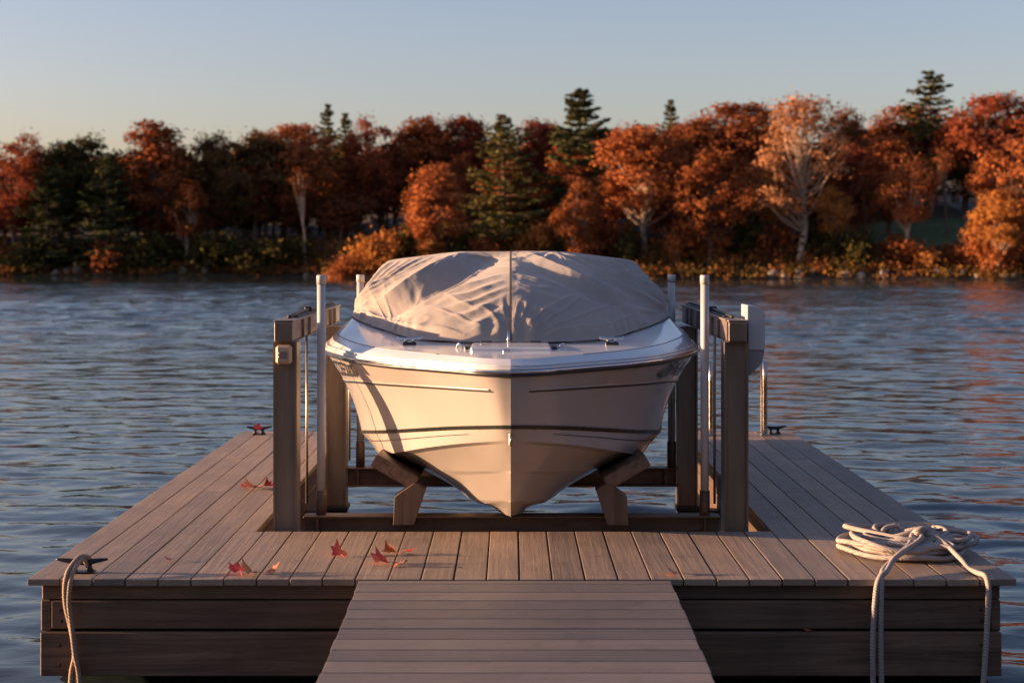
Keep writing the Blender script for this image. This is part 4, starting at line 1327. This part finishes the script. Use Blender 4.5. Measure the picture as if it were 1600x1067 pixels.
# ------------------------------------------------------------------ canvas cover
cover = empty('boat_cover', (0, 9.4, 1.0), 'taupe canvas cover stretched over the boat with folds and creases', 'boat cover')
def cpl(o): return place(o, cover)
def arclen(P):
    P = np.asarray(P, float); s = np.concatenate([[0], np.cumsum(np.linalg.norm(np.diff(P, axis=0), axis=1))])
    return s / s[-1]
hem_pts = LD3.pts(200) * 0.9 + LD2.pts(200) * 0.1   # the hem lies a little outboard on the deck
i92 = int(np.searchsorted(hem_pts[:, 1], 9.15)); i99 = int(np.searchsorted(hem_pts[:, 1], 10.0))
TOPZ = 0.0
top_pts = spline([(0, 9.38, 1.4535), (0.15, 9.385, 1.4535), (0.31, 9.40, 1.450), (0.46, 9.43, 1.436), (0.60, 9.47, 1.418), (0.715, 9.52, 1.404), (0.772, 9.56, 1.391), (0.80, 9.62, 1.37)], 10)
top_aft = np.array([(0.80, 9.62, 1.37), (0.83, 9.9, 1.345), (0.84, 10.25, 1.33)])
def seg_interp(P, s):
    a = arclen(P); P = np.asarray(P); return np.stack([np.interp(s, a, P[:, k]) for k in range(3)], -1)
def Hem(u):
    u = np.abs(u)
    A = seg_interp(hem_pts[:i92 + 1], np.clip(u / 0.8, 0, 1)); B = seg_interp(hem_pts[i92:i99 + 1], np.clip((u - 0.8) / 0.2, 0, 1))
    return np.where((u < 0.8)[..., None], A, B)
def Top(u):
    u = np.abs(u)
    A = seg_interp(top_pts, np.clip(u / 0.8, 0, 1)); B = seg_interp(top_aft, np.clip((u - 0.8) / 0.2, 0, 1))
    return np.where((u < 0.8)[..., None], A, B)
def vnoise(x, y, seed):
    """smooth value noise on a lattice"""
    g = np.random.default_rng(seed); T = g.uniform(-1, 1, (64, 64))
    xi = np.floor(x).astype(int); yi = np.floor(y).astype(int); fx = smooth(x - xi); fy = smooth(y - yi)
    a = T[yi % 64, xi % 64]; b = T[yi % 64, (xi + 1) % 64]; c = T[(yi + 1) % 64, xi % 64]; d = T[(yi + 1) % 64, (xi + 1) % 64]
    return (a * (1 - fx) + b * fx) * (1 - fy) + (c * (1 - fx) + d * fx) * fy
nu, nv = 420, 190
U, Vv = np.meshgrid(np.linspace(-1, 1, nu), np.linspace(0, 1, nv))
h, t = Hem(U), Top(U)
sx = np.sign(U); 
P = h * (1 - Vv[..., None]) + t * Vv[..., None]
P[..., 0] *= sx
# the sheet rises in a tight convex sweep off the deck, hollow in the middle
au0 = np.clip(np.abs(U) / 0.8, 0, 1)
bow_up = 0.125 * (1 - au0) ** 1.2 * np.sin(math.pi * Vv ** 0.75)
# fold field: each ridge follows a curved path in (u, v)
def ridge(path, amp, wid, one_side=0.0, sharp=1.6):
    Q = spline([(a, b, 0) for a, b in path], 24)[:, :2]
    best = np.full(U.shape, 9.0); side = np.zeros(U.shape); par = np.zeros(U.shape)
    for i in range(len(Q) - 1):
        a, b = Q[i], Q[i + 1]; ab = b - a; L2 = ab @ ab + 1e-12
        tt = np.clip(((U - a[0]) * ab[0] + (Vv - a[1]) * ab[1]) / L2, 0, 1)
        dx = U - (a[0] + ab[0] * tt); dy = Vv - (a[1] + ab[1] * tt)
        dd = np.hypot(dx, dy); m = dd < best
        best = np.where(m, dd, best); side = np.where(m, ab[0] * dy - ab[1] * dx, side)
        par = np.where(m, (i + tt) / (len(Q) - 1), par)
    w = wid * (1 + one_side * np.sign(side))
    endf = np.sin(math.pi * np.clip(par, 0.02, 0.98)) ** 0.5
    return amp * endf * np.exp(-(best / w) ** sharp)
# u measures across (-1 left), v runs from the hem up to the ridge
D = bow_up.copy()
# main tension folds; the hollow left of the seam lies in the lee of the first
D += ridge([(-0.27, 0.99), (-0.33, 0.8), (-0.42, 0.55), (-0.56, 0.28), (-0.76, 0.06)], 0.07, 0.06, 0.25, 1.0)
D -= ridge([(-0.13, 0.99), (-0.17, 0.75), (-0.26, 0.52), (-0.42, 0.27), (-0.62, 0.10)], 0.11, 0.115, 0.0, 2.0)
D += ridge([(-0.12, 0.84), (-0.18, 0.62), (-0.27, 0.44), (-0.37, 0.32)], 0.045, 0.032, 0.1, 1.0)
D += ridge([(0.10, 0.97), (0.17, 0.76), (0.27, 0.54), (0.40, 0.38), (0.50, 0.29)], 0.042, 0.040, -0.2, 1.0)
D -= ridge([(0.04, 0.97), (0.09, 0.76), (0.17, 0.52), (0.30, 0.32), (0.42, 0.2)], 0.030, 0.055, 0.0, 1.8)
D += ridge([(-0.04, 0.52), (-0.16, 0.40), (-0.32, 0.25), (-0.52, 0.12)], 0.026, 0.030, 0.2, 1.4)
D += ridge([(0.03, 0.5), (0.12, 0.45), (0.22, 0.36)], 0.016, 0.028, 0, 1.4)
D += ridge([(0.02, 0.34), (0.10, 0.30), (0.18, 0.22)], 0.012, 0.025, 0, 1.4)
for (x0, y0, x1, y1, a, w) in [(-0.03, .42, -.22, .28, .018, .022), (-0.02, .34, -.2, .2, .018, .02), (-0.03, .26, -.18, .12, .016, .02), (-.02, .18, -.14, .06, .014, .02),
                               (.02, .4, .14, .38, .012, .02), (.02, .24, .13, .16, .014, .022), (.02, .15, .1, .08, .012, .018), (-.22, .34, -.42, .17, .02, .03), (-.1, .6, -.2, .38, .016, .025)]:
    D += ridge([(x0, y0), ((x0 + x1) / 2, (y0 + y1) / 2 - 0.03), (x1, y1)], a, w)
D *= 1 - 0.75 * smooth((np.abs(U) - 0.50) / 0.26)
# fans of creases pulled from the side corners up to the top edge; they die out where they gather
D_keep = D.copy(); D = np.zeros_like(D)
for s, amps in ((-1, 1.0), (1, 0.9)):
    for k, (ut, vt) in enumerate([(0.42, .98), (0.50, .97), (0.57, .96), (0.64, .96), (0.70, .95), (0.75, .93), (0.60, .6), (0.68, .55), (0.5, .66)]):
        D += ridge([(s * ut, vt), (s * (ut * 0.55 + 0.82 * 0.45), vt * 0.5 + 0.04), (s * (0.79 + 0.006 * k), 0.06)], 0.026 * amps * (0.6 + 0.7 * ((k * 37) % 10) / 10), 0.012 + 0.003 * (k % 3), 0, 1.2)
for k, (a, b) in enumerate([(0.30, .97), (0.22, .96), (.36, .97)]):
    D += ridge([(a, b), (a + 0.16, 0.62), (0.66, 0.2), (0.76, 0.05)], 0.03, 0.018, 0, 1.2)
def fan(u0, v0, k, amp, reach, seed, ku=1.0):
    th = np.arctan2(Vv - v0, (U - u0) * ku); rr = np.hypot((U - u0) * ku, Vv - v0)
    n = vnoise(th * k + 31, rr * 2.2 + 5, seed)
    return amp * (1 - np.abs(n)) ** 7 * smooth(rr / 0.22) * np.exp(-(rr / reach) ** 2)
D += fan(-0.84, 0.0, 7, 0.020, 0.55, 71, 1.2) + fan(0.84, 0.0, 7, 0.020, 0.6, 72, 1.2)
D += fan(-0.30, 1.05, 5, 0.013, 0.5, 73) + fan(0.26, 1.05, 5, 0.013, 0.5, 74) + fan(0.0, -0.02, 5, 0.014, 0.42, 75) + fan(-0.42, -0.05, 5, 0.012, 0.4, 76)
gather = smooth(np.hypot((np.abs(U) - 0.80) / 0.22, Vv / 0.42))
D = D_keep + np.clip(D * gather, 0, 0.045)
D += 0.004 * vnoise(U * 9 + 20, Vv * 5 + 9, 1) + 0.003 * vnoise(U * 22 + Vv * 9 + 50, Vv * 7 + 30, 2) + 0.0012 * vnoise(U * 50 + 70, Vv * 26 + 40, 3)
# slack gathers along the hem
D += 0.008 * np.sin(U * 95 + 3 * np.sin(U * 17)) * np.exp(-(Vv / 0.10) ** 2) * (1 - smooth((np.abs(U) - 0.7) / 0.2))
edge = smooth(Vv / 0.05) * (1 - smooth((Vv - 0.93) / 0.07) * 0.92)
D *= (edge * 0.93 + 0.07)
# the sheet is stretched: nowhere does it stand above the line to its top edge
room = np.maximum(0.0, (t[..., 2] - P[..., 2])) * 0.9
D = np.where(D > 0, room * np.tanh(D / np.maximum(room, 1e-4)), D)
# push out along the mean normal of the sheet
Tu = np.gradient(P, axis=1); Tv = np.gradient(P, axis=0)
Nn = np.cross(Tu, Tv); Nn /= np.linalg.norm(Nn, axis=2)[..., None] + 1e-9
P = P + Nn * D[..., None] + Nn * 0.012
idx = np.arange(nu * nv).reshape(nv, nu)
Q = np.stack([idx[:-1, :-1], idx[:-1, 1:], idx[1:, 1:], idx[1:, :-1]], -1).reshape(-1, 4)
o = fast_mesh('front_panel', P.reshape(-1, 3), Q, M['canvas'])
o.data.polygons.foreach_set('use_smooth', np.ones(len(Q), bool)); cpl(o)
# roof of the cover running aft
nx_, nd_ = 70, 60
Ug, Dg = np.meshgrid(np.linspace(-1, 1, nx_), np.linspace(0, 1, nd_))
hemz = 1.065
au = np.abs(Ug)
fr = seg_interp(top_pts, np.clip(au / 0.74, 0, 1)); 
# forward edge follows the windshield top then the side panel edge
vs = np.clip((au - 0.74) / 0.26, 0, 1)
hem1 = Hem(np.full_like(Ug, 1.0)); top1 = Top(np.full_like(Ug, 1.0))
aft_d = 11.78
mid = np.stack([np.interp(au, [0, .74, 1], [0, .84, .955]), np.full_like(au, 10.25), np.interp(au, [0, .3, .6, .74, .8, 1], [1.43, 1.42, 1.375, 1.33, 1.27, 1.065])], -1)
mid[..., 1] = np.interp(au, [0, .74, 1], [10.25, 10.25, 10.0])
aft = np.stack([np.interp(au, [0, .74, 1], [0, .80, .93]), np.full_like(au, aft_d), np.interp(au, [0, .74, 1], [1.10, 1.06, 1.0])], -1)
start = np.where((au < 0.74)[..., None], fr, Top(0.8 + 0.0 * au) * 0 + np.stack([np.interp(vs, [0, 1], [.80, .955]), np.interp(vs, [0, 1], [9.62, 10.0]), np.interp(vs, [0, 1], [1.37, 1.065])], -1))
s_ = Dg[..., None]
PP = np.where(s_ < 0.35, start * (1 - s_ / 0.35) + mid * (s_ / 0.35), mid * (1 - (s_ - 0.35) / 0.65) + aft * ((s_ - 0.35) / 0.65))
PP[..., 0] *= np.sign(Ug)
PP[..., 2] += 0.008 * vnoise(Ug * 7 + 9, Dg * 9 + 3, 9) * smooth(Dg / 0.08) - 0.003
idx = np.arange(nx_ * nd_).reshape(nd_, nx_)
Q = np.stack([idx[:-1, :-1], idx[:-1, 1:], idx[1:, 1:], idx[1:, :-1]], -1).reshape(-1, 4)
o = fast_mesh('roof_panel', PP.reshape(-1, 3), Q, M['canvas'])
o.data.polygons.foreach_set('use_smooth', np.ones(len(Q), bool)); cpl(o)
# bound hem rope, slack in places, and the centre seam strap
uu = np.linspace(-1, 1, 240)
hp = Hem(uu); hp[:, 0] *= np.sign(uu)
hp[:, 2] += -0.004 + 0.005 * np.sin(uu * 40) * (np.abs(uu) < 0.7); hp[:, 1] -= 0.006 * (1 - np.abs(uu))
cpl(tube('bound_hem', hp, 0.012, M['canvas_dark'], None, 8))
ic = nu // 2
sm = 0.5 * (P[:, ic - 1] + P[:, ic]) + np.array([0, -0.002, 0.004])
V, Fc = [], []
for i in range(0, nv, 4):
    for dxx in (-0.006, 0.006): V.append((sm[i][0] + dxx, sm[i][1], sm[i][2] + 0.001))
for i in range(len(V) // 2 - 1): Fc.append((2 * i, 2 * i + 1, 2 * i + 3, 2 * i + 2))
cpl(mesh_obj('centre_seam', V, Fc, M['canvas_dark']))
cpl(box('hem_buckle', (-0.016, 8.055, 0.985), (0.006, 8.085, 1.035), M['canvas_dark'], None, 0.003))

# ------------------------------------------------------------------ ropes
# coil on the right
cx, cd = 1.925, 7.33
pts = []
g = np.random.default_rng(61)
turns = 6
for i in range(turns * 16 + 1):
    a = 2 * math.pi * i / 16 + 2.5
    k = i / (turns * 16)
    r = 0.298 - 0.16 * ((k * 2.2) % 1.0) + 0.012 * math.sin(i * 1.7)
    off = 0.02 * math.sin(i * 0.37)
    pts.append((cx + off + 1.02 * r * math.cos(a) - 0.02, cd + 0.9 * r * math.sin(a) + 0.015 * math.sin(i * 0.51), 0.013 + 0.078 * k + 0.014 * abs(math.sin(i * 0.9))))
# up over the cleat, a few turns round its horns, then loops
pts += [(2.06, 7.10, 0.076), (2.05, 7.20, 0.096), (1.97, 7.27, 0.115), (1.92, 7.20, 0.096), (1.95, 7.14, 0.076), (2.03, 7.17, 0.081), (2.05, 7.26, 0.107), (1.98, 7.30, 0.125), (1.93, 7.24, 0.112), (1.89, 7.15, 0.081),
        (1.80, 7.00, 0.063), (1.70, 6.85, 0.035), (1.665, 6.765, 0.016), (1.657, 6.742, -0.050), (1.655, 6.742, -0.300), (1.66, 6.74, -0.620)]
coil = empty('coiled_rope', (cx, cd, 0), 'white rope coiled and knotted over a cleat on the dock corner', 'rope')
place(tube('rope_coil', spline(pts, 5), 0.0125, M['rope'], None, 8), coil)
p2 = [(1.98, 7.28, 0.117), (1.95, 7.17, 0.102), (1.85, 7.06, 0.073), (1.76, 6.93, 0.055), (1.695, 6.80, 0.030), (1.655, 6.757, 0.012), (1.632, 6.738, -0.050), (1.618, 6.738, -0.280), (1.622, 6.738, -0.620)]
place(tube('hanging_strand', spline(p2, 7), 0.0125, M['rope'], None, 8), coil)
p3 = [(1.96, 7.27, 0.120), (2.02, 7.25, 0.112), (2.06, 7.12, 0.081), (2.085, 6.98, 0.045), (2.095, 6.90, 0.020), (2.115, 6.83, 0.016), (2.132, 6.765, 0.012), (2.137, 6.742, -0.050), (2.13, 6.742, -0.200), (2.118, 6.742, -0.400), (2.10, 6.74, -0.620)]
place(tube('hanging_strand', spline(p3, 7), 0.0125, M['rope'], None, 8), coil)
for k in range(9):   # loose loops and bends of the tangle
    a0 = g.uniform(0, 6.28); rr = g.uniform(0.07, 0.19); c0 = (cx + g.uniform(-0.10, 0.16), cd + g.uniform(-0.12, 0.12))
    L = [(c0[0] + rr * math.cos(a0 + t) * (1 + 0.12 * math.sin(2 * t + k)), c0[1] + 0.8 * rr * math.sin(a0 + t), (0.05 + 0.02 * math.sin(t * 1.5 + k) + 0.006 * k) + 0.004) for t in np.linspace(0, 6.2832, 13)]
    L[-1] = L[0]
    place(tube('loose_loop', spline(L, 5), 0.0125, M['rope'], None, 8), coil)
# knot on top
L = [(1.93, 7.24, 0.096), (1.95, 7.22, 0.120), (1.99, 7.25, 0.133), (2.01, 7.29, 0.120), (1.99, 7.31, 0.102), (1.95, 7.28, 0.107), (1.94, 7.23, 0.128), (1.975, 7.23, 0.141), (1.99, 7.27, 0.128), (1.98, 7.30, 0.096)]
place(tube('knot', spline(L, 6), 0.0125, M['rope'], None, 8), coil)
# line hanging from the left front cleat
mr = empty('mooring_rope', (-1.97, 6.75, 0), 'two strand tan rope hanging from the black cleat at left', 'rope')
a = [(-1.925, 6.915, 0.045), (-1.935, 6.90, 0.072), (-1.965, 6.87, 0.078), (-1.985, 6.81, 0.05), (-1.992, 6.765, 0.018), (-1.995, 6.745, -0.04), (-1.988, 6.742, -0.12), (-1.965, 6.742, -0.22), (-1.95, 6.742, -0.33), (-1.965, 6.742, -0.42), (-1.975, 6.74, -0.62)]
b = [(-1.935, 6.905, 0.03), (-1.95, 6.885, 0.066), (-1.96, 6.84, 0.06), (-1.968, 6.78, 0.03), (-1.972, 6.745, -0.02), (-1.975, 6.738, -0.10), (-1.965, 6.736, -0.18), (-1.955, 6.73, -0.25), (-1.945, 6.728, -0.33), (-1.93, 6.735, -0.42), (-1.918, 6.738, -0.62)]
place(tube('rope_strand', spline(a, 7), 0.0112, M['rope_tan'], None, 8), mr)
place(tube('rope_strand', spline(b, 7), 0.0112, M['rope_tan'], None, 8), mr)

# ------------------------------------------------------------------ fallen leaves
def leaf_mesh(seed, curl):
    """a five-lobed maple leaf with a curl and a stem"""
    g = np.random.default_rng(seed)
    tip = [(-90, 0.16), (-62, .50), (-40, .46), (-12, .80), (4, .60), (20, .62), (40, .92), (56, .66), (72, .70), (90, 1.0), (108, .70), (124, .66), (140, .92), (160, .62), (176, .60), (192, .80), (220, .46), (242, .50)]
    tip = [(a, r * g.uniform(0.88, 1.1)) for a, r in tip]
    ring = [(r * math.cos(R(a)) * 0.5, r * math.sin(R(a)) * 0.5 + 0.12) for a, r in tip]
    V = [(0, 0, 0)]; Fc = []
    for f in (0.5, 1.0):
        V += [(x * f, y * f, 0) for x, y in ring]
    n = len(ring)
    for i in range(n):
        j = (i + 1) % n
        Fc.append((0, 1 + i, 1 + j)); Fc.append((1 + i, 1 + n + i, 1 + n + j, 1 + j))
    ph = g.uniform(0, 6.28)
    out = []
    for x, y, z in V:
        r = math.hypot(x, y)
        z = curl * (r * 1.6) ** 2 * (0.5 + 0.7 * math.cos(2 * math.atan2(y, x) + ph)) + 0.05 * math.sin(9 * x + ph) + 0.04 * math.sin(11 * y)
        bend = curl * x * 1.4
        out.append((math.sin(bend) / (1.4 * curl + 1e-6) if curl else x, y, z + (1 - math.cos(bend)) * 0.5))
    zmin = min(v[2] for v in out)
    V = [(x, y, z - zmin + 0.01) for x, y, z in out]
    sv, sf = tube_geo(spline([(0, 0.02, V[0][2]), (0.03, -0.2, V[0][2] + 0.03), (0.08, -0.45, 0.03)], 4), np.linspace(0.016, 0.01, 9), 5, len(V))
    V += [tuple(v) for v in sv]; Fc += sf
    me = bpy.data.meshes.new('leaf'); me.from_pydata(V, [], Fc); me.update()
    me.polygons.foreach_set('use_smooth', [True] * len(me.polygons))
    return me
LM = [leaf_mesh(1, 0.25), leaf_mesh(2, 0.5), leaf_mesh(3, 0.7), leaf_mesh(4, 0.35)]
def leaf(u, v, mesh, size, mat, rot, label, z=0.004, dz_=0.0):
    d = F * (CAM_Z - z) / (v - 386)
    o = link('fallen_leaf', LM[mesh], M[mat])
    o.location = ((u - 798) * d / F, d, z + dz_)
    o.scale = (size * 1.25, size * 1.25, size * 1.05); o.rotation_euler = rot
    tag(o, label, 'leaf')
    return o
leaf(532, 868, 1, .095, 'leaf_red', (0.2, 0, 0.4), 'single red maple leaf alone on the front boards left of centre')
leaf(603, 880, 2, .105, 'leaf_red', (0, 0.1, 1.6), 'curled dark red leaf nearest the edge in the trio of leaves')
leaf(611, 864, 1, .085, 'leaf_orange', (0.3, 0, 2.6), 'upright orange red leaf at the back of the trio of leaves')
leaf(636, 864, 0, .075, 'leaf_red', (0.2, -0.1, 4.1), 'small red leaf at the right of the trio of leaves')
leaf(628, 882, 3, .075, 'leaf_brown', (0, 0.2, 3.0), 'thin brown red curl touching the trio of leaves')
leaf(373, 897, 3, .11, 'leaf_red', (0.15, 0.1, 0.3), 'crimson leaf drooping over the front dock edge at left')
leaf(396, 896, 2, .10, 'leaf_brown', (0.1, 0, 2.2), 'brown red curled leaf beside the crimson drooping one')
leaf(418, 894, 1, .07, 'leaf_orange', (0, 0, 5.0), 'small orange curl right of the crimson drooping leaf')
leaf(266, 876, 0, .05, 'leaf_orange', (0.2, 0, 1.0), 'tiny pale orange leaf alone on the left finger boards')
leaf(385, 764, 0, .085, 'leaf_orange', (0.2, 0, 0.7), 'pale orange leaf at the left of the cluster by the lift post')
leaf(398, 763, 2, .10, 'leaf_brown', (0, 0.1, 2.0), 'brown leaf in the middle of the cluster by the lift post')
leaf(412, 761, 1, .10, 'leaf_red', (0.1, 0, 3.6), 'red leaf in the cluster beside the lift post')
leaf(425, 763, 3, .09, 'leaf_red', (0, 0, 5.2), 'red leaf half hidden behind the lift post')
leaf(1057, 896, 1, .075, 'leaf_orange', (0, 0, 1.2), 'small orange leaf on the front boards right of the gangway')
leaf(404, 672, 0, .09, 'leaf_red', (0.5, 0, 0.2), 'red leaf caught by the back left cleat', 0.06)
o = leaf(1264, 985, 0, .045, 'leaf_orange', (0.1, 0, 0.8), 'tiny orange leaf lodged on the front fascia ledge', 0.0)
o.location = ((1264 - 798) * 6.792 / F, 6.794, -0.242)
